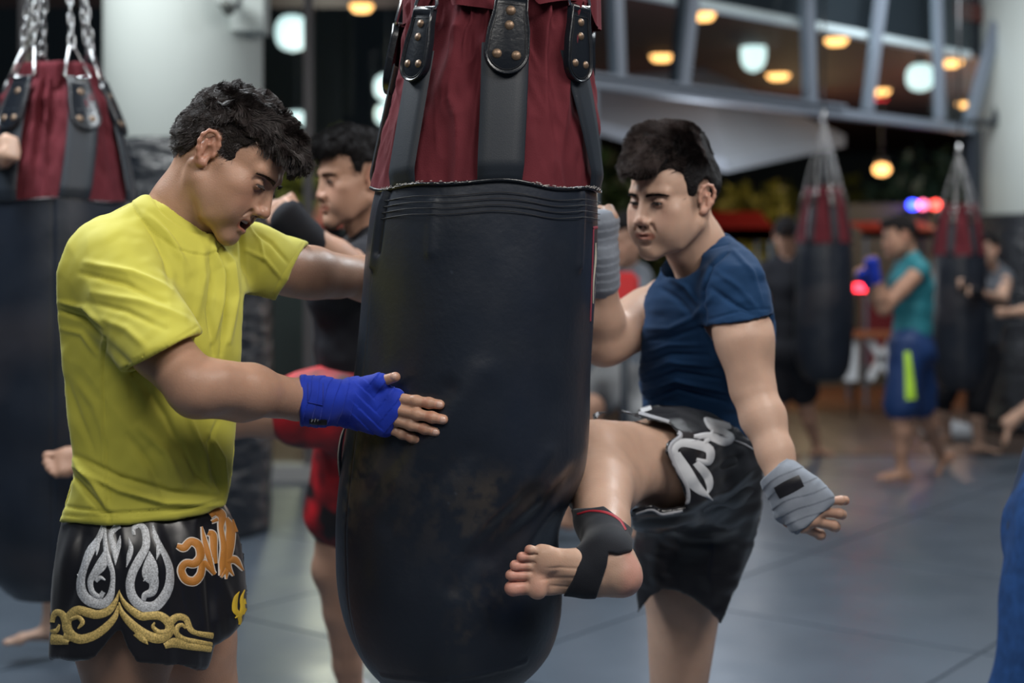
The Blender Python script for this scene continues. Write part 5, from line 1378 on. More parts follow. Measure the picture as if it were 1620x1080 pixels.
    em = [(Z([(1135, 780), (1150, 730), (1140, 690), (1120, 660), (1125, 600), (1145, 560)]), W([3, 16, 24, 26, 22, 3])), (Z([(1150, 700), (1165, 650), (1160, 600), (1175, 550)]), W([20, 24, 18, 3])), (Z([(1170, 690), (1182, 650), (1175, 600)]), W([4, 16, 3])), (Z([(1120, 710), (1140, 700)]), W([4, 14]))]
    sew(sf, 'flame_emblem', em, mat('yellow_stitch', (.62, .42, .03), .5, .4, 600), sh, .0016, 'small yellow flame emblem')

    # ---- blue hand wrap
    wp = [p for p in hp[:5]] + [p for p in hp if p[0] == 's' and False]
    th = spec[4]; Lc = lambda x, y, z: w_ + hs * (HR[:, 0] * x + HR[:, 1] * y + HR[:, 2] * z)
    wp += [S(Lc(.01, .012, -.006), Lc(*th[0]), .019 * hs, .0175 * hs, k=.014), S(Lc(*th[0]), Lc(.055, .052, .010), .0165 * hs, .0150 * hs, k=.006),
           S(P(470, 633, 2.365), P(505, 635, 2.405), (.041, .036), (.039, .034), pn, k=.012), S(P(505, 635, 2.405), w_, (.039, .034), (.038, .029), pn, k=.012), S(w_, Lc(.045, 0, 0), (.037, .024), (.040 * hs, .018), HR[:, 1], k=.016),
           S(Lc(.082, .026, .000), Lc(.074, -.030, -.003), .0125 * hs, .011 * hs, k=.012)]
    fw = Field(wp, .0016, off=.0035)
    sight(fw, [(474, 560), (476, 700), (560, 720), (617, 699), (622, 680), (630, 655), (641, 622), (625, 600), (612, 590), (618, 575), (603, 562), (600, 540)], .002)
    V, Q = fw.mesh(1); N = normals(V, Q); px, py = proj(V)
    c1 = (px * .97 + (py - 635) * .25 + 6 * noise(V, 22, 61)) / 13.5; c2 = ((px - 560) * .75 - (py - 640) * .85 + 5 * noise(V, 20, 62)) / 15
    c3 = ((px - 560) * .80 + (py - 640) * .65) / 17
    m = ss(px, 545, 570); saw = lambda c: (c - np.floor(c)); m2 = ss(px - .3 * (py - 640), 585, 600)
    V = V + N * ((.0017 * saw(c1) * (1 - m) + .0017 * saw(c2) * m * (1 - m2) + .0016 * saw(c3) * m2) + .0012 * noise(V, 45, 63))[:, None]
    hw = mk('hand_wrap', V, Q, M_BLUEWRAP, root); sfw = Surf(hw)
    o = sew(sfw, 'woven_label', [([(489, 667), (517, 668)], [9, 9])], M_LABEL, hw, .0012, 'small black woven label'); sew(sfw, 'label_mark', [([(492, 666), (494, 662)], [1.8, 1.8]), ([(497, 666), (499, 661)], [1.8, 1.8]), ([(502, 665), (503, 662)], [1.5, 1.5])], M_WHITE, hw, .002)
    sew(sfw, 'velcro_tab', [([(487, 606), (487, 636)], [2.0, 2.0]), ([(487, 636), (511, 641)], [1.6, 1.2]), ([(511, 606), (511, 641)], [1.6, 1.6])], mat('blue_dark_stitch', (.004, .02, .28), .7), hw, .0012)
    # necklace glint of sweat left out; fine chain at the collar
    return root

def face_hair(root, toW, R, m, brow=1.0, asian=False):
    rng = np.random.RandomState(3); roots, dirs, lens = [], [], []
    for s in (-1, 1):
        for i in range(330):
            t = rng.rand(); x = lerp(.011, .049, t); z = .0135 + .0050 * math.sin(t * 2.4) - .003 * t + rng.uniform(-.0034, .0034) * (1 - .5 * t); y = .0985 - (x / .05) ** 2 * .024
            roots.append([s * x, y + .0015, z]); dirs.append([s * .8, .25 - .4 * t, .35 - .5 * t]); lens.append(rng.uniform(.006, .010))
        for i in range(90):
            t = rng.rand() * 2 - 1; x = .031 + t * .0125; roots.append([s * x, .0905 - t * t * .004, .0022 - t * t * .0032]); dirs.append([s * t * .4, .7, -.55]); lens.append(.0065)
    r, d = np.array(roots), np.array(dirs, float); d /= np.linalg.norm(d, axis=1)[:, None]
    strands('eyebrows', toW(r), d @ R.T, np.array(lens) * brow, m, root, .00034, .0003, 60, npt=4)
    # dark fill under the brow hairs
    return

def kicker():
    root = empty('person', [.38, 3.1, 0], 'man in a navy T-shirt and black shorts kicking the central punch bag', 'person')
    J = dict(neck=P(1112, 415, 3.04), head=P(1064, 314, 2.98), shL=P(1158, 452, 2.90), shR=P(1052, 478, 3.20), elL=P(1189, 614, 2.85), wrL=P(1238, 757, 2.76),
             elR=P(955, 545, 3.04), wrR=P(950, 410, 2.96), hipL=P(1120, 742, 3.06), hipR=P(1092, 770, 3.18), waist=P(1112, 590, 3.08),
             knL=P(943, 715, 2.79), anL=P(962, 880, 2.425), knR=P(1072, 1110, 3.16), anR=P(1062, 1345, 3.26))
    J['calfR'] = np.array([1., .0, 0]); J['calfL'] = np.array([.75, -.2, -.3])
    b = body_prims(J, 1.02, 1.04)
    fwd = nrm([-math.sin(math.radians(47)), -math.cos(math.radians(46)), -.13]); R = frame(fwd, (-.04, -.1, 1)); sc = 1.0
    cfg = dict(nose=.75, open=0, lid=.02, beard=.04, jaw=1.10, neck=.060, nosew=1.15, part=1, fade=.55,
               extra=[E((.040, .045, -.050), (.030, .030, .036), k=.02), E((-.040, .045, -.050), (.030, .030, .036), k=.02)])
    Vh, Qh, Th, toL, toW = build_head(cfg, J['head'], R, sc, P(1118, 425, 3.04), .0018)
    e, w_ = J['elL'], J['wrL']; pn = nrm(np.cross(e - J['shL'], w_ - e) + 1e-6); cam_r = np.array([1., 0, 0])
    arm = [S(P(1165, 485, 2.895), P(1178, 540, 2.87), .050, .055, k=.02), S(P(1178, 540, 2.87), e, .054, .040, k=.02), S(P(1162, 520, 2.875), P(1180, 585, 2.85), .042, .034, k=.02),
           S(P(1192, 520, 2.89), P(1200, 590, 2.87), .036, .030, k=.02), E(P(1196, 618, 2.86), .036, k=.02),
           S(e, P(1207, 660, 2.83), .040, .0425, k=.02), S(P(1207, 660, 2.83), P(1226, 715, 2.79), .0425, .034, k=.02), S(P(1226, 715, 2.79), w_, (.034, .031), (.031, .027), cam_r, k=.02)]
    # near hand, back to the camera, fingers a little curled
    kn = P(1322, 852, 2.71); f = nrm(kn - w_); a = nrm(np.array([.75, -.05, .66]) - f * np.dot([.75, -.05, .66], f)); HR = np.stack([f, -a, np.cross(f, a)], 1)
    if HR[1, 2] > 0: HR[:, 2] *= -1
    hs = 1.06
    # index lies lowest (palm turned back); thumb hidden in front
    spec = [(44, 46, 26, -26), (42, 44, 26, -38), (40, 42, 26, -46), (34, 38, 22, -56), [(.034, .034, -.020), (.060, .044, -.034), (.080, .040, -.044)]]
    hp, tips = hand_prims(w_, HR, spec, hs)
    fh = Field(hp, .0016); Vf, Qf = fh.mesh(1); Nf = normals(Vf, Qf); Tf = nail_tint(Vf, Nf, tips, np.ones((len(Vf), 3)) * [1.0, .93, .9])
    # raised leg
    leg = [S(J['hipL'], P(1050, 735, 2.92), .100, .092, k=.03), S(P(1050, 735, 2.92), P(975, 722, 2.82), .092, .070, k=.03), E(P(942, 716, 2.785), .064, k=.025), E(P(930, 722, 2.765), .040, k=.02),
           S(P(945, 722, 2.78), P(948, 770, 2.66), (.060, .060), (.062, .058), cam_r, k=.022), S(P(948, 770, 2.66), P(955, 825, 2.54), (.062, .058), (.045, .044), cam_r, k=.022), S(P(955, 825, 2.54), J['anL'], (.045, .044), (.037, .036), cam_r, k=.02),
           S(P(1010, 745, 2.86), P(975, 770, 2.72), .05, .05, k=.03)]
    fo = nrm(np.array([-1, -.03, .075])); me = nrm(np.array([-.075, 0, -1])); FR = np.stack([fo, me, np.array([0.03, 1., 0])], 1)
    heel = P(985, 914, 2.395)
    foot = foot_prims(heel, FR, 1.0, toes=(.001, .003, .003, .003, .002)) + [S(J['anL'], heel + FR @ [.05, 0, .025], .037, .034, k=.03), S(J['anL'], heel + FR @ [.0, 0, .03], .036, .032, k=.02)]
    ff = Field(foot, .0016); Vo, Qo = ff.mesh(1); No = normals(Vo, Qo); lo = (Vo - heel) @ FR
    ax_, ay_, az_ = lo.T
    crease = -.0016 * np.exp(-((ay_ - .006 - .12 * (ax_ - .1)) / .003) ** 2) * ss(ax_, .05, .08) * ss(ax_, .15, .12) * (az_ < 0) - .0012 * np.exp(-((ay_ + .012 - .05 * (ax_ - .1)) / .0025) ** 2) * ss(ax_, .06, .08) * ss(ax_, .14, .11) * (az_ < 0)
    crease += -.0012 * np.exp(-((ay_ - .022) / .0025) ** 2) * ss(ax_, .05, .07) * ss(ax_, .13, .11) * (az_ < 0) + .0010 * noise(Vo, 60, 71)
    Vo = Vo + No * crease[:, None]
    To = np.ones((len(Vo), 3)); pad = np.maximum(ss(ax_, .158, .170), np.maximum(.55 * np.exp(-(((ax_ - .142) / .022) ** 2 + ((ay_ - .02) / .03) ** 2)), .8 * ss(ax_, .015, -.01))) * (az_ < .008)
    To *= 1 + pad[:, None] * np.array([.12, -.12, -.06]); To *= 1 - (.25 * np.exp(-((ax_ - .162) / .0045) ** 2) * (az_ < .004))[:, None] * np.array([.6, 1, 1])
    To *= 1 + (.10 * (az_ < .0) * ss(ax_, .02, .05))[:, None] * np.array([1, .9, .6])
    low = Field([p for i, p in enumerate(b['torso']) if i not in (7, 11) and not (p[0] == 'e' and p[2][0] > .06 and p[1][2] > 1.1)], .008, off=-.046); Vb, Qb = low.mesh(2); low2 = Field(b['legR'] + simple_foot(J['anR'], (-.8, -.5, 0), 1, med=1), .006); Vb2, Qb2 = low2.mesh(2)
    fr = nrm(J['wrR'] - J['elR'] + np.array([.0, 0, .02])); pr_ = np.array([-.9, -.2, 0.]); pr_ = nrm(pr_ - fr * (pr_ @ fr))
    farm = b['armR'] + fist_prims(J['wrR'] + fr * .01, np.stack([fr, pr_, np.cross(fr, pr_) * 1], 1), 1.0) + [S(lerp(J['shR'], J['elR'], .3), lerp(J['shR'], J['elR'], .85), .058, .052, k=.02)]
    f1 = Field(farm, .003); V1, Q1 = f1.mesh(1); f2 = Field(arm, .0028); V2, Q2 = f2.mesh(1); f3 = Field(leg, .0035); V3, Q3 = f3.mesh(1)
    V2 = V2 + normals(V2, Q2) * (noise(V2, 26, 72) * .0012)[:, None]; V3 = V3 + normals(V3, Q3) * (noise(V3, 20, 73) * .0018)[:, None]
    V, Q, T = merge([(Vh, Qh, Th), (Vb, Qb), (Vb2, Qb2), (V1, Q1), (V2, Q2), (V3, Q3), (Vf, Qf, Tf), (Vo, Qo, To)])
    mk('body', V, Q, M_SKIN_B, root, tint=T)
    eyeballs(root, toW, R, sc, (0, 1, -.55))
    prof = [(-.080, -.052), (-.096, -.03), (-.110, .02), (-.114, .08), (-.100, .135), (-.06, .168), (.0, .180), (.05, .176), (.10, .155), (.132, .118), (.142, .082), (.136, .054), (.122, .040), (.105, .042), (.092, .052),
            (.078, .064), (.058, .064), (.044, .058), (.036, .030), (.031, -.004), (.024, -.024), (.017, -.020), (.010, .014), (.004, .032), (-.012, .040), (-.028, .034), (-.036, .012), (-.038, -.018), (-.052, -.046)]
    hp_ = [E((0, -.012, .036), (.0825, .101, .090)), E((0, -.02, .100), (.060, .080, .056), k=.02), E((0, .050, .106), (.054, .066, .046), k=.02), E((0, .092, .082), (.050, .036, .034), k=.016), E((0, -.065, .03), (.066, .044, .06), k=.02)]
    Vs, Qs = hair_shell(root, toW, sc, hp_, prof, [], M_HAIR2, .0024, .0035, 42, 9)
    M_TOP = mat('dark_brown_top_hair', (0.042, 0.026, 0.023), .42, .9, 260, .5, bdist=.004)
    hm = mk('hair', toW(Vs), Qs, M_HAIR2, root)
    for nm, n, seed, kp, ln, cu in [('hair_strands', 16000, 5, lambda c: ss(c[:, 2], .055, .085) + .01, (.016, .032), .0022), ('short_hair_strands', 16000, 6, lambda c: (1 - ss(c[:, 2], .05, .09)) * (c[:, 0] < .02), (.003, .008), .0008)]:
        r, nn = hair_roots(Vs, Qs, n, seed, kp)
        if seed == 5: fl_w = np.stack([-.15 + .9 * noise(r, 16, 77), .95 + .5 * noise(r, 18, 78), .10 - 1.4 * ss(r[:, 1], .05, .12)], 1)
        else: fl_w = np.tile([0, -.3, -.9], (n, 1))
        d = nn * (.40 if seed == 5 else .2) + fl_w * .9; d /= np.linalg.norm(d, axis=1)[:, None]
        strands(nm, toW(r - nn * .003), d @ R.T, np.random.RandomState(seed).uniform(ln[0], ln[1], n), M_TOP if seed == 5 else M_HAIR2, hm, .00050, cu, 60, (0, 0, 0), 8, seed)
    face_hair(root, toW, R, M_HAIR2, brow=1.05)

    # ---- navy T-shirt
    lat_s = nrm(J['shL'] - J['shR'])
    sec = [(1102, 730, 3.12, .128, .098), (1100, 660, 3.12, .134, .104), (1104, 590, 3.11, .146, .120), (1112, 530, 3.09, .166, .138), (1118, 470, 3.07, .172, .130), (1118, 425, 3.06, .120, .085)]
    lat_h = nrm(np.array([.3, -1, 0.])); pts = [P(*s_[:3]) for s_ in sec]; lats = [nrm(lerp(lat_h, lat_s, min(1, i / 3.))) for i in range(6)]
    pr = [S(pts[i], pts[i + 1], sec[i][3:], sec[i + 1][3:], lats[i], k=.03) for i in range(5)]
    hem_n = P(1170, 507, 2.875); dn = nrm(np.array([.17, -.12, -.98])); 
    pr += [S(P(1162, 455, 2.91), hem_n + dn * .05, .073, .066, k=.03), S(P(1165, 430, 2.95), P(1120, 400, 3.03), .058, .056, k=.03), S(J['shR'], lerp(J['shR'], J['elR'], .42), .066, .064, k=.03), S(J['shR'] + [0, 0, .01], P(1110, 410, 3.07), .052, .056, k=.03),
           E(P(1190, 480, 3.02), (.06, .10, .10), k=.04)]
    fs = Field(pr, .0034); fs.shell(.008)
    out = np.vstack([spline([(1152, 372), (1178, 392), (1200, 415), (1216, 450), (1224, 490), (1227, 540), (1226, 590), (1217, 640), (1205, 680), (1200, 722)], 4), [(1160, 700), (1120, 680), (1080, 665), (1040, 662), (1007, 668)],
                     spline([(1007, 666), (1008, 610), (1012, 570), (1015, 530), (1019, 497), (1017, 478), (1026, 455), (1041, 437)], 4), [(1045, 420), (1080, 380), (1120, 360)]])
    sight(fs, out, .006)
    ax = nrm(J['head'] - P(1118, 425, 3.04))
    RN = frame(np.cross(nrm([-1, -.9, -.2]), ax), nrm([.45, .1, .9]))
    fs.add([S(P(1112, 392, 3.03), P(1050, 320, 2.98), .066, .095, k=.006, op='-'), E(P(1068, 408, 2.97), (.050, .07, .042), k=.01, op='-')])
    u2 = nrm(np.cross(dn, [0, 1, 0])); u3 = np.cross(dn, u2)
    dn = nrm(np.array([.17, 0, -.98])); u2 = nrm(np.cross(dn, [0, 1, 0])); u3 = np.cross(dn, u2)
    fs.boxcut(hem_n + dn * .085 - u3 * np.sign(u3[1]) * .026, np.stack([dn, u2, u3], 1), (.085, .09, .070), .003)
    V, Q = fs.mesh(2); N = normals(V, Q)
    V = V + N * (noise(V * [.5, .6, 1.3], 24, 81) * .003 + noise(V * [.5, .6, 1.5], 52, 82) * .0018)[:, None]
    L_ = [([(1016, 560), (1060, 545), (1110, 545)], 5, .004), ([(1014, 575), (1060, 560), (1120, 562)], 5, -.004), ([(1013, 592), (1060, 572), (1130, 580)], 5, .004), ([(1012, 606), (1070, 588), (1140, 600)], 5, -.004), ([(1011, 622), (1070, 602), (1150, 620)], 5, .004),
          ([(1010, 636), (1070, 616), (1150, 636)], 4, -.004), ([(1020, 520), (1060, 520), (1100, 500), (1125, 470)], 7, .004), ([(1018, 540), (1070, 530), (1110, 518)], 6, -.004), ([(1150, 400), (1125, 420), (1112, 460), (1116, 510)], 4, -.005), ([(1160, 396), (1190, 430), (1205, 480)], 6, .003),
          ([(1135, 430), (1170, 455), (1200, 492)], 7, .0035), ([(1125, 455), (1160, 480), (1190, 498)], 6, -.0035), ([(1045, 455), (1075, 475), (1095, 500)], 7, -.004), ([(1060, 440), (1085, 455), (1105, 480)], 6, .004), ([(1122, 505), (1170, 492), (1216, 488)], 1.8, -.0012),
          ([(1060, 436), (1090, 412), (1120, 394), (1152, 386)], 1.8, -.0013)]
    V = fold(V, N, L_, gain=1.7, wk=.65)
    mk('shirt', V, Q, M_NAVY, root, tint=np.ones((len(V), 3)))

    # ---- shorts
    pr = [S(P(1100, 655, 3.12), P(1105, 760, 3.12), (.135, .118), (.165, .150), lat_h, k=.03), S(P(1130, 735, 3.06), P(1035, 742, 2.90), .130, .124, k=.03), S(P(1035, 742, 2.90), P(965, 735, 2.84), .124, .100, k=.03), S(P(965, 735, 2.84), P(935, 720, 2.82), .100, .085, k=.03),
          S(P(1110, 780, 3.15), P(1082, 1000, 3.13), .140, .125, k=.03), E(P(1165, 790, 3.13), (.09, .12, .12), k=.04)]
    fs = Field(pr, .004); fs.shell(.007)
    out = [(1005, 655), (1010, 645), (1030, 640), (1080, 640), (1120, 650), (1160, 672), (1192, 700), (1207, 722), (1208, 760), (1204, 820), (1190, 870), (1165, 930), (1148, 968), (1140, 988), (1122, 966), (1096, 946), (1070, 936), (1050, 934), (1030, 946), (1009, 970),
           (1004, 900), (1001, 850), (1000, 806), (1030, 798), (1046, 808), (1062, 806), (1084, 803), (1086, 790), (1078, 768), (1062, 740), (1052, 714), (1056, 700), (1073, 688), (1058, 672), (1020, 664), (985, 652), (968, 650), (950, 656), (937, 674), (936, 655), (960, 642), (985, 641)]
    sight(fs, out, .004)
    V, Q = fs.mesh(2); N = normals(V, Q); px, py = proj(V)
    V = V + N * (noise(V * [.6, .6, 1], 22, 91) * .005 + noise(V * [.6, .6, 1.2], 50, 92) * .002)[:, None]
    V = fold(V, N, [([(1200, 730), (1150, 775), (1090, 800)], 8, .007), ([(1205, 760), (1150, 800), (1100, 815)], 7, -.007), ([(1190, 715), (1140, 740), (1100, 770)], 7, -.005), ([(1200, 800), (1150, 830), (1060, 830)], 9, .006), ([(1190, 850), (1140, 860), (1060, 850)], 9, -.005),
                    ([(1160, 690), (1120, 715), (1095, 760)], 7, .005), ([(1010, 820), (1050, 822), (1100, 815)], 6, -.005), ([(1130, 860), (1120, 910), (1130, 960)], 10, .005), ([(1040, 850), (1035, 900), (1040, 930)], 9, .004), ([(1205, 780), (1180, 850), (1160, 920)], 9, .005)])
    sh = mk('shorts', V, Q, M_SATIN, root); sf = Surf(sh)
    sew(sf, 'hem_piping', [([(1011, 966), (1030, 943), (1050, 937), (1072, 939), (1097, 949), (1122, 968), (1138, 984)], [4] * 7), ([(1066, 678), (1077, 689), (1064, 701), (1060, 714), (1070, 740), (1086, 768), (1089, 789), (1085, 799)], [6, 6, 6, 6, 6, 6, 6, 4]), ([(1080, 808), (1062, 811), (1046, 813), (1030, 806), (1006, 812)], [4, 4, 4, 4, 3]),
                            ([(940, 662), (951, 650), (968, 643), (985, 645), (1020, 656), (1058, 667)], [4, 5, 5, 5, 5, 5]), ([(1090, 700), (1130, 690), (1170, 700), (1200, 716)], [1.6, 2, 2, 2])], M_GREYWRAP_T, sh, .003, 'grey piping along the hems')
    gs = 2.348; G = lambda L: [(760 + x / gs, 620 + y / gs) for x, y in L]; W = lambda L: [v / gs for v in L]
    MW = mat('white_print', (.50, .52, .55), .6)
    sew(sf, 'curled_print', [(G([(740, 250), (720, 215), (745, 190), (800, 195), (850, 215), (845, 260), (800, 250)]), W([14, 26, 30, 34, 34, 26, 12])), (G([(725, 230), (760, 290), (800, 350), (860, 400)]), W([34, 46, 40, 3])), (G([(800, 260), (840, 310), (850, 350), (840, 380)]), W([30, 34, 24, 5])),
                              (G([(790, 165), (850, 165), (905, 185), (930, 170), (905, 150), (860, 130), (835, 100), (870, 115), (925, 125), (915, 95), (880, 65), (878, 110)]), W([12, 30, 32, 26, 26, 30, 14, 24, 26, 16, 6, 20])), (G([(820, 200), (850, 170), (870, 130)]), W([10, 20, 10]))], MW, sh, .003, 'white curled print on the leg', n=5)
    sew(sf, 'waist_print', [([(1008, 652), (1030, 645)], [7, 7]), ([(1036, 644), (1050, 638)], [9, 9]), ([(1055, 638), (1075, 635)], [7, 9]), ([(1080, 634), (1092, 634)], [5, 5])], MW, sh, .003, 'pale lettering on the waistband')

    # ---- ankle support
    wp = [p for p in leg[5:7]] + foot[1:3] + foot[-2:]
    fw = Field(wp, .0018, off=.0035)
    sight(fw, [(900, 806), (955, 800), (1003, 838), (1000, 870), (978, 876), (962, 873), (959, 895), (952, 920), (942, 946), (886, 950), (907, 918), (915, 890), (911, 868), (905, 852)], .002)
    V, Q = fw.mesh(1); N = normals(V, Q); V = V + N * (noise(V, 28, 95) * .0016)[:, None]
    su = mk('ankle_support', V, Q, mat('black_neoprene', (.008, .010, .016), .75, .3, 700, .3, sheen=.15), root); ss_ = Surf(su)
    sew(ss_, 'red_binding', [([(909, 860), (914, 878), (911, 905), (902, 925), (892, 940)], [4, 5, 5, 5, 4]), ([(914, 813), (935, 808), (960, 811), (980, 822), (990, 838)], [3, 3, 4, 4, 3]), ([(962, 876), (968, 879), (985, 878)], [4, 4, 3])], M_REDTRIM, su, .0015, 'red binding on the edges')
    # ---- grey wraps
    Lc = lambda x, y, z: w_ + hs * (HR[:, 0] * x + HR[:, 1] * y + HR[:, 2] * z)
    wp = [p for p in hp[:5]] + [S(w_ - f * .03, w_, (.034, .031), (.033, .029), cam_r, k=.012), S(w_, Lc(.045, 0, 0), (.033, .029), (.045 * hs, .022), HR[:, 1], k=.016), S(Lc(.075, .032, -.004), Lc(.072, -.030, -.004), .017 * hs, .016 * hs, k=.012),
          S(Lc(.01, .012, -.006), Lc(.045, .036, -.02), .02, .02, k=.014)]
    fw = Field(wp, .0018, off=.004); x, y, z = fw.grid(); fw.inter((x - w_[0]) * f[0] + (y - w_[1]) * f[1] + (z - w_[2]) * f[2] - .093 * hs, .003)
    fw.inter(-((x - w_[0]) * f[0] + (y - w_[1]) * f[1] + (z - w_[2]) * f[2]) - .022, .002)
    V, Q = fw.mesh(1); N = normals(V, Q); q = (V - w_) @ f; qa = (V - w_) @ HR[:, 1]
    c1 = (q * .95 + qa * (.15 + 3.2 * q)) / .021 + noise(V, 14, 62) * .35; V = V + N * (.0015 * (c1 - np.floor(c1)) + .0018 * noise(V, 40, 63))[:, None]
    hw = mk('hand_wrap', V, Q, M_GREYWRAP, root); hw['label'] = 'grey cotton wrap on the lowered hand'; s2 = Surf(hw)
    sew(s2, 'velcro_strap', [([(1229, 780), (1248, 770), (1268, 760)], [20, 22, 20])], M_LABEL, hw, .0016, 'black closure strap at the wrist')
    wp = [S(J['wrR'] - fr * .05, J['wrR'] + fr * .01, .034, .033, k=.01)] + fist_prims(J['wrR'] + fr * .01, np.stack([fr, pr_, np.cross(fr, pr_)], 1), 1.0)[:1]
    fw = Field(wp, .003, off=.005); V, Q = fw.mesh(1); N = normals(V, Q); c1 = ((V - J['wrR']) @ fr) / .018; V = V + N * (.002 * (c1 - np.floor(c1)))[:, None]
    hw = mk('hand_wrap', V, Q, M_GREYWRAP, root); hw['label'] = 'grey cotton wrap on the guarding fist'

# ------------------------------------------------------------------ people farther away
def figure(label, J, D0, fwd, skin, hair_m, shirt, pants, s=1.0, h=.012, hu=(0, 0, 1), sleeve=.5, leg=.6, hands='fist', wraps=None, foot_dir=None, hcfg=None, group=None, stripe=None, vest=False, hh=.0045, extra_leg=None):
    pel = (J['hipR'] + J['hipL']) / 2
    root = empty('person', [pel[0], pel[1], 0], label, 'person', group)
    b = body_prims(J, s); R = frame(fwd, hu)
    Vh, Qh, Th, toL, toW = build_head(dict(nose=.8, nosew=1.1, lid=.1, beard=.05, jaw=1.05, **(hcfg or {})), J['head'], R, s, J['neck'] - (J['head'] - J['neck']) * .05, hh)
    pr = b['torso'] + b['armR'] + b['armL'] + b['legR'] + b['legL']; hd = {}
    for sd in 'RL':
        f = nrm(J['wr' + sd] - J['el' + sd]); a = nrm(np.cross(f, b['lat'] + [.1, .2, .1])); n = np.cross(f, a)
        hd[sd] = fist_prims(J['wr' + sd], np.stack([f, a, n], 1), s); pr += hd[sd]
        fd = (foot_dir or {}).get(sd, fwd * [1, 1, 0]); up = (foot_dir or {}).get(sd + 'u', (0, 0, 1))
        pr += simple_foot(J['an' + sd], fd, s, up, med=1 if sd == 'R' else -1)
    f = Field(pr, h); Vb, Qb = f.mesh(1)
    V, Q, T = merge([(Vh, Qh, Th), (Vb, Qb)]); mk('body', V, Q, skin, root, tint=T)
    hp_ = [E((0, -.012, .040), (.0820, .104, .092)), E((0, .01, .085), (.066, .085, .050), k=.02), E((0, .07, .085), (.054, .040, .030), k=.02)]
    prof = [(-.075, -.045), (-.12, .0), (-.12, .12), (0, .16), (.12, .13), (.125, .065), (.09, .060), (.050, .058), (.036, .030), (.028, -.01), (.014, -.01), (.008, .034), (-.03, .036), (-.038, -.01), (-.05, -.04)]
    Vs, Qs = hair_shell(root, toW, s, hp_, prof, [], hair_m, hh, .007, 40, int(abs(J['head'][0]) * 100) % 90)
    ho = mk('hair', toW(Vs), Qs, hair_m, root)
    if hh < .004:
        eyeballs(root, toW, R, s, (0, 1, -.3)); face_hair(root, toW, R, hair_m)
        r, nn = hair_roots(Vs, Qs, 6000, 8); d = nn * .5 + np.array([0, .6, -.2]); d /= np.linalg.norm(d, axis=1)[:, None]
        strands('hair_strands', toW(r - nn * .003), d @ R.T, np.random.RandomState(8).uniform(.01, .024, len(r)), hair_m, ho, .0007, .002, 60, npt=5)
    if shirt:
        sp = [p for i, p in enumerate(b['torso'][:-1]) if i not in (7, 11)]
        if not vest:
            for sd in 'RL': sp.append(S(J['sh' + sd], lerp(J['sh' + sd], J['el' + sd], sleeve), .058 * s, .050 * s, k=.02))
        f = Field(sp, h * .85, off=.013); 
        ax = nrm(J['head'] - J['neck']); f.add([S(J['neck'] + ax * .035, J['head'], .058 * s, .075 * s, k=.01, op='-')])
        V, Q = f.mesh(1); N = normals(V, Q); V = V + N * (noise(V * [1, 1, .6], 14, 3) * .008 + noise(V, 30, 4) * .003)[:, None]
        so = mk('shirt', V, Q, shirt, root, tint=np.ones((len(V), 3)))
    if pants:
        lat = nrm(J['hipR'] - J['hipL'])
        wst = lerp(pel, J.get('waist', J['neck']), .35)
        sp = [S(wst, pel, (.135 * s, .10 * s), (.155 * s, .12 * s), lat, k=.03), b['torso'][7], b['torso'][11]]
        for sd in 'RL':
            L_ = leg if np.isscalar(leg) else leg[sd]
            e = lerp(J['hip' + sd], J['kn' + sd], min(1, L_)); sp.append(S(J['hip' + sd], e, .100 * s, (.095 if L_ <= 1 and not extra_leg else .066) * s, k=.03))
            if L_ > 1: sp.append(S(J['kn' + sd], lerp(J['kn' + sd], J['an' + sd], L_ - 1), .062 * s, .056 * s, k=.02))
        f = Field(sp, h * .85, off=.010); V, Q = f.mesh(1); N = normals(V, Q); V = V + N * (noise(V, 12, 5) * .008)[:, None]
        po = mk('shorts' if (leg if np.isscalar(leg) else max(leg.values())) <= 1 else 'trousers', V, Q, pants, root, tint=np.ones((len(V), 3)))
        if stripe:
            sf = Surf(po); sew(sf, 'side_stripe', [stripe[0]], stripe[1], po, .006, 'neon green stripe')
    if wraps:
        for sd in 'RL':
            f_ = nrm(J['wr' + sd] - J['el' + sd]); f = Field([S(J['wr' + sd] - f_ * .05, J['wr' + sd], .028 * s, .026 * s, k=.01), hd[sd][0]], h * .5, off=.007); V, Q = f.mesh(1)
            mk('hand_wrap', V, Q, wraps, root)
    return root, b

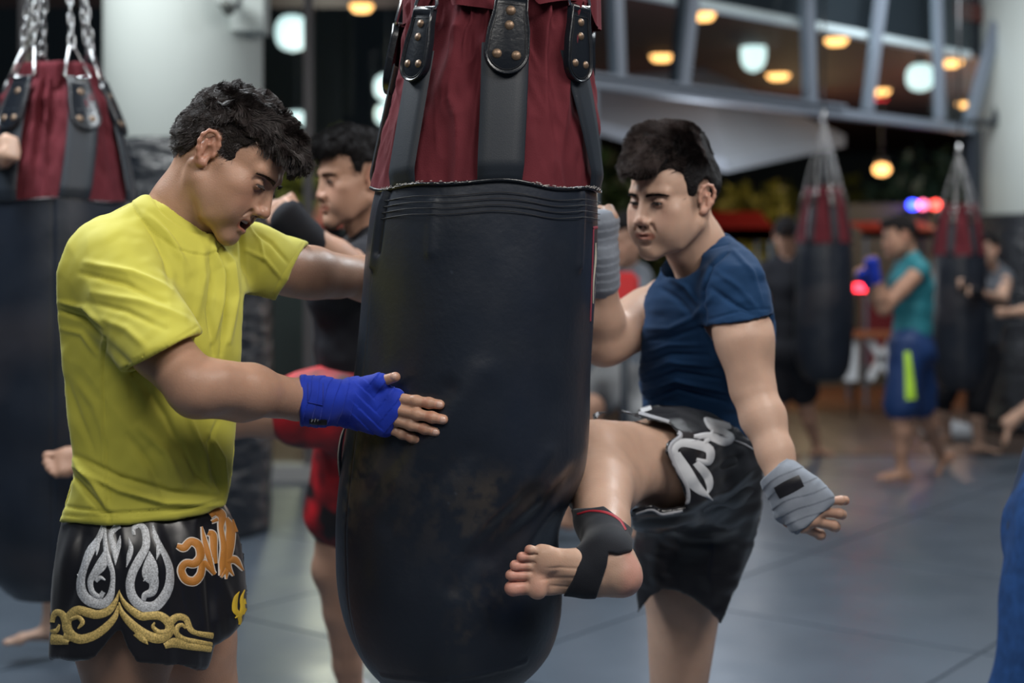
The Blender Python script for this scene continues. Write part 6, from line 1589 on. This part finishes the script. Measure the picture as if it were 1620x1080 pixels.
def crowd():
    M_RB = mat('red_floral_shorts', (.50, .012, .020), .55, .2, 30, .4, col2=(.010, .008, .010), vscale=13, detail=1.0)
    F = lambda x, y, z=0: nrm(np.array([x, y, z], float))
    # man in black behind, kicking the left bag
    J = dict(neck=P(592, 385, 3.74), head=P(563, 283, 3.68), shL=P(592, 425, 3.58), shR=P(572, 428, 3.92), elL=P(545, 420, 3.40), wrL=P(487, 372, 3.36), elR=P(520, 440, 3.8), wrR=P(470, 362, 3.62),
             hipL=P(565, 640, 3.70), hipR=P(570, 665, 3.90), waist=P(560, 540, 3.78), knL=P(372, 655, 3.72), anL=P(158, 708, 3.84), knR=P(528, 900, 3.94), anR=P(560, 1120, 4.02), calfR=np.array([.6, 0, 0.]), calfL=np.array([0, 0, -1.]))
    root, b = figure('man in black T-shirt and red floral shorts kicking behind the man in yellow', J, 3.7, F(-.86, -.5, -.10), M_SKIN_C, M_HAIR2, M_BLACKTEE, M_RB, 1.0, .007, sleeve=.55, leg=dict(L=.42, R=.62), wraps=M_BLACKTEE,
                     foot_dir=dict(L=F(-.97, -.15, -.12), Lu=(.05, -.75, .6), R=F(-.8, -.5, 0)), hh=.0026, hcfg=dict(part=1))
    V, q = tube([P(556, 1085, 4.01) + [0, 0, 0], P(560, 1120, 4.02)], [.052, .048], 18); mk('ankle_support', V, q, mat('white_elastic', (.5, .52, .55), .7), root)
    # person behind the left bag: fingers at its left rim, foot on the floor
    J = dict(neck=P(120, 290, 4.75), head=P(95, 205, 4.70), shR=P(55, 330, 4.60), shL=P(165, 335, 4.85), elR=P(-80, 330, 4.35), wrR=P(6, 250, 4.01), elL=P(215, 420, 4.75), wrL=P(220, 420, 4.45), hipR=P(85, 600, 4.8), hipL=P(150, 600, 4.9), waist=P(115, 450, 4.8),
             knR=P(85, 800, 4.78), anR=P(84, 985, 4.85), knL=P(175, 790, 4.85), anL=P(195, 960, 5.0))
    figure('person standing behind the left punch bag with only fingers and a bare foot in view', J, 4.8, F(-.5, -.85, -.1), M_SKIN_B, M_HAIR2, M_BLACKTEE, M_BLACKTEE, 1.0, .010, leg=.7, foot_dir=dict(R=F(-1, -.25, 0), L=F(-.9, -.4, 0)))
    # person in grey crouching between bag and kicker
    J = dict(neck=P(985, 420, 7.05), head=P(992, 378, 7.0), shR=P(955, 440, 7.0), shL=P(1010, 440, 7.05), elR=P(945, 480, 6.9), wrR=P(972, 505, 6.75), elL=P(1015, 500, 6.9), wrL=P(985, 520, 6.75), hipR=P(975, 590, 7.05), hipL=P(1015, 590, 7.1), waist=P(985, 520, 7.1),
             knR=P(940, 640, 6.85), anR=P(893, 815, 7.0), knL=P(1010, 690, 6.95), anL=P(1035, 830, 7.15))
    figure('blurred person in a grey T-shirt bending between the central bag and the kicker', J, 7, F(-.7, -.7, -.2), M_SKIN_C, M_HAIR2, mat('grey_tee', (.13, .15, .18), .8, tint=True), mat('pale_and_dark_shorts', (.36, .37, .38), .7, col2=(.02, .02, .025), vscale=5, detail=1), 1.0, .016, leg=.7, foot_dir=dict(R=F(-1, -.2, 0), L=F(-1, -.2, 0)))
    g = P(985, 421, 7.6)
    t = empty('kick_pad', [P(988, 421, 6.6)[0], 6.6, 0], 'bright red pad beside the blurred person in grey', 'pad')
    # held in front of a dark post
    bm = bmesh.new(); box(bm, P(966, 492, 6.5), P(1008, 430, 6.6), bevel=.02); bm_obj('cushion', bm, mat('red_pad', (.6, .02, .02), .5), t)
    bm = bmesh.new(); box(bm, P(975, 475, 6.6), P(998, 465, 6.66)); bm_obj('strap', bm, M_LABEL, t)
    V, q = tube([P(988, 480, 6.63), [P(988, 421, 6.63)[0], 6.63, 0.0]], .02, 8); mk('stand', V, q, M_FRAMED, t)
    # black T-shirt seen from the back
    J = dict(neck=P(1247, 405, 10.0), head=P(1244, 372, 9.95), shL=P(1214, 428, 10.0), shR=P(1285, 425, 9.9), elL=P(1205, 480, 9.9), wrL=P(1245, 470, 10.1), elR=P(1310, 470, 9.8), wrR=P(1330, 440, 9.6), hipL=P(1228, 555, 9.9), hipR=P(1262, 555, 9.85), waist=P(1242, 490, 9.95),
             knL=P(1232, 640, 9.9), anL=P(1240, 715, 9.9), knR=P(1275, 640, 9.95), anR=P(1293, 708, 10.1))
    figure('man in a black T-shirt seen from behind, holding the second blurred bag', J, 10, F(.4, .9, 0), M_SKIN_C, M_HAIR2, M_BLACKTEE, M_BLACKTEE, 1.0, .02, leg=.75, foot_dir=dict(R=F(1, .2, 0), L=F(.8, .5, 0)))
    # turquoise vest
    J = dict(neck=P(1437, 408, 8.85), head=P(1423, 375, 8.8), shL=P(1455, 428, 8.70), shR=P(1438, 428, 8.98), elL=P(1398, 488, 8.55), wrL=P(1383, 432, 8.5), elR=P(1392, 480, 8.9), wrR=P(1370, 442, 8.7), hipL=P(1436, 548, 8.75), hipR=P(1447, 548, 8.92), waist=P(1450, 480, 8.9),
             knL=P(1424, 655, 8.72), anL=P(1427, 742, 8.75), knR=P(1458, 650, 9.0), anR=P(1490, 722, 9.25), calfL=np.array([1., 0, 0]), calfR=np.array([1., 0, .2]))
    M_TURQ = mat('turquoise_vest', (.020, .20, .25), .7, .2, 40, tint=True)
    M_BSH = mat('royal_blue_shorts', (.006, .035, .14), .6, .2, 30, tint=True); M_NEON = mat('neon_yellow_green', (.50, .85, .06), .6)
    figure('man in a turquoise vest and blue shorts with neon side stripe, fists up', J, 8.8, F(-.97, -.1, -.1), M_SKIN_C, M_HAIR2, M_TURQ, M_BSH, 1.02, .012, leg=.85, vest=True, wraps=M_BLUEWRAP, foot_dir=dict(L=F(-1, -.1, 0), R=F(-.6, -.1, -.7), Ru=(-.6, 0, .6)),
           stripe=(([(1435, 556), (1438, 590), (1441, 632)], [9, 13, 17]), M_NEON))
    # bag holder on the right
    J = dict(neck=P(1566, 425, 10.2), head=P(1558, 395, 10.1), shR=P(1540, 440, 10.1), shL=P(1590, 440, 10.2), elR=P(1524, 470, 9.9), wrR=P(1525, 452, 9.55), elL=P(1585, 475, 9.95), wrL=P(1545, 462, 9.48), hipR=P(1520, 560, 10.2), hipL=P(1560, 560, 10.2), waist=P(1560, 500, 10.25),
             knR=P(1492, 630, 10.15), anR=P(1497, 690, 10.3), knL=P(1545, 640, 10.1), anL=P(1548, 702, 10.15))
    figure('person in a grey vest and black leggings hugging the blurred bag near the right pillar', J, 10, F(-.75, -.65, 0), M_SKIN_B, M_HAIR2, mat('grey_vest', (.10, .115, .14), .8, tint=True), M_BLACKTEE, 1.0, .018, leg=1.25, vest=True, wraps=M_BLACKTEE, foot_dir=dict(L=F(1, -.3, 0), R=F(-.6, -.6, 0)), extra_leg=1)
    # kicker mostly outside the frame
    J = dict(neck=P(1700, 430, 9.4), head=P(1698, 395, 9.35), shR=P(1672, 455, 9.5), shL=P(1718, 455, 9.3), elR=P(1630, 492, 9.4), wrR=P(1596, 494, 9.3), elL=P(1690, 490, 9.1), wrL=P(1665, 460, 9.0), hipR=P(1690, 580, 9.5), hipL=P(1715, 580, 9.4), waist=P(1700, 510, 9.45),
             knR=P(1640, 640, 9.4), anR=P(1592, 668, 9.25), knL=P(1710, 660, 9.4), anL=P(1715, 735, 9.4))
    figure('person at the right edge with one arm and a kicking foot reaching into view', J, 9.4, F(-1, 0, 0), M_SKIN_B, M_HAIR2, M_BLACKTEE, M_BLACKTEE, 1.0, .018, sleeve=.4, leg=.7, foot_dir=dict(R=F(-.5, -.2, -.8), Ru=(-.8, 0, .5), L=F(-1, 0, 0)))
    # close bystander in blue trousers at the right edge
    x = 1660; Dn = 1.95
    J = dict(neck=P(1850, 150, Dn + .05), head=P(1845, 20, Dn), shR=P(1840, 210, Dn + .18), shL=P(1870, 210, Dn - .14), elR=P(1900, 430, Dn + .2), wrR=P(1900, 640, Dn + .15), elL=P(1920, 430, Dn - .15), wrL=P(1910, 660, Dn - .1), hipR=P(1736, 850, Dn + .10), hipL=P(1740, 850, Dn - .09), waist=P(1820, 560, Dn),
             knR=P(1648, 1250, Dn + .10), anR=P(1740, 1800, Dn + .08), knL=P(1636, 1230, Dn - .08), anL=P(1730, 1790, Dn - .1), calfR=np.array([1., 0, 0]), calfL=np.array([1., 0, 0]))
    figure('bystander in blue denim trousers cut off by the right edge of the picture', J, Dn, F(-1, .1, 0), M_SKIN_C, M_HAIR2, mat('blue_top', (.01, .03, .08), .8, tint=True), mat('blue_denim', (.016, .060, .19), .85, .5, 500, .2, tint=True, var=.25, vscale=60, bdist=.001), 1.0, .010, leg=1.9, foot_dir=dict(R=F(-1, 0, 0), L=F(-1, 0, 0)), group=None, extra_leg=None)

def bag_print():
    leather = [o for o in bpy.data.objects['heavy_bag'].children if o.name.startswith('leather_shell')][0]
    sf = Surf(leather)
    for nm, pts, wd, m in (('print_frame', [(939, 362), (937, 420), (934, 508)], 2.2, mat('faded_red_print', (.22, .03, .05), .5)), ('print_frame', [(938, 361), (942, 360), (945, 360)], 5, mat('faded_red_print', (.22, .03, .05), .5)),
                           ('print_mark', [(942, 384), (942, 410), (939, 445), (938, 480)], [.8, 3, 2, .8], mat('cream_print', (.45, .42, .34), .5))):
        V, Q = ribbon(sf, nm, pts, wd, m, leather, 6, .0012)
        if len(V) and len(Q): mk(nm, V, Q, m, leather)
    # torn lip of the side seam
    for nm, pts, r, m in (('torn_flap', [P(549, 668, 2.58), P(541, 690, 2.57), P(537, 722, 2.57), P(539, 752, 2.58), P(543, 768, 2.60)], [.001, .0035, .004, .0035, .001], M_LEATHER), ('torn_edge', [P(547, 670, 2.575), P(539, 692, 2.565), P(535, 722, 2.565), P(537, 752, 2.575)], [.0006, .0012, .0012, .0006], M_EDGE)):
        V, q = tube(spline(pts, 6), np.interp(np.linspace(0, 1, (len(pts) - 1) * 6 + 1), np.linspace(0, 1, len(r)), r), 8); mk(nm, V, q, m, leather, tint=np.ones((len(V), 3)))

bag_print()
man_yellow()
kicker()
crowd()
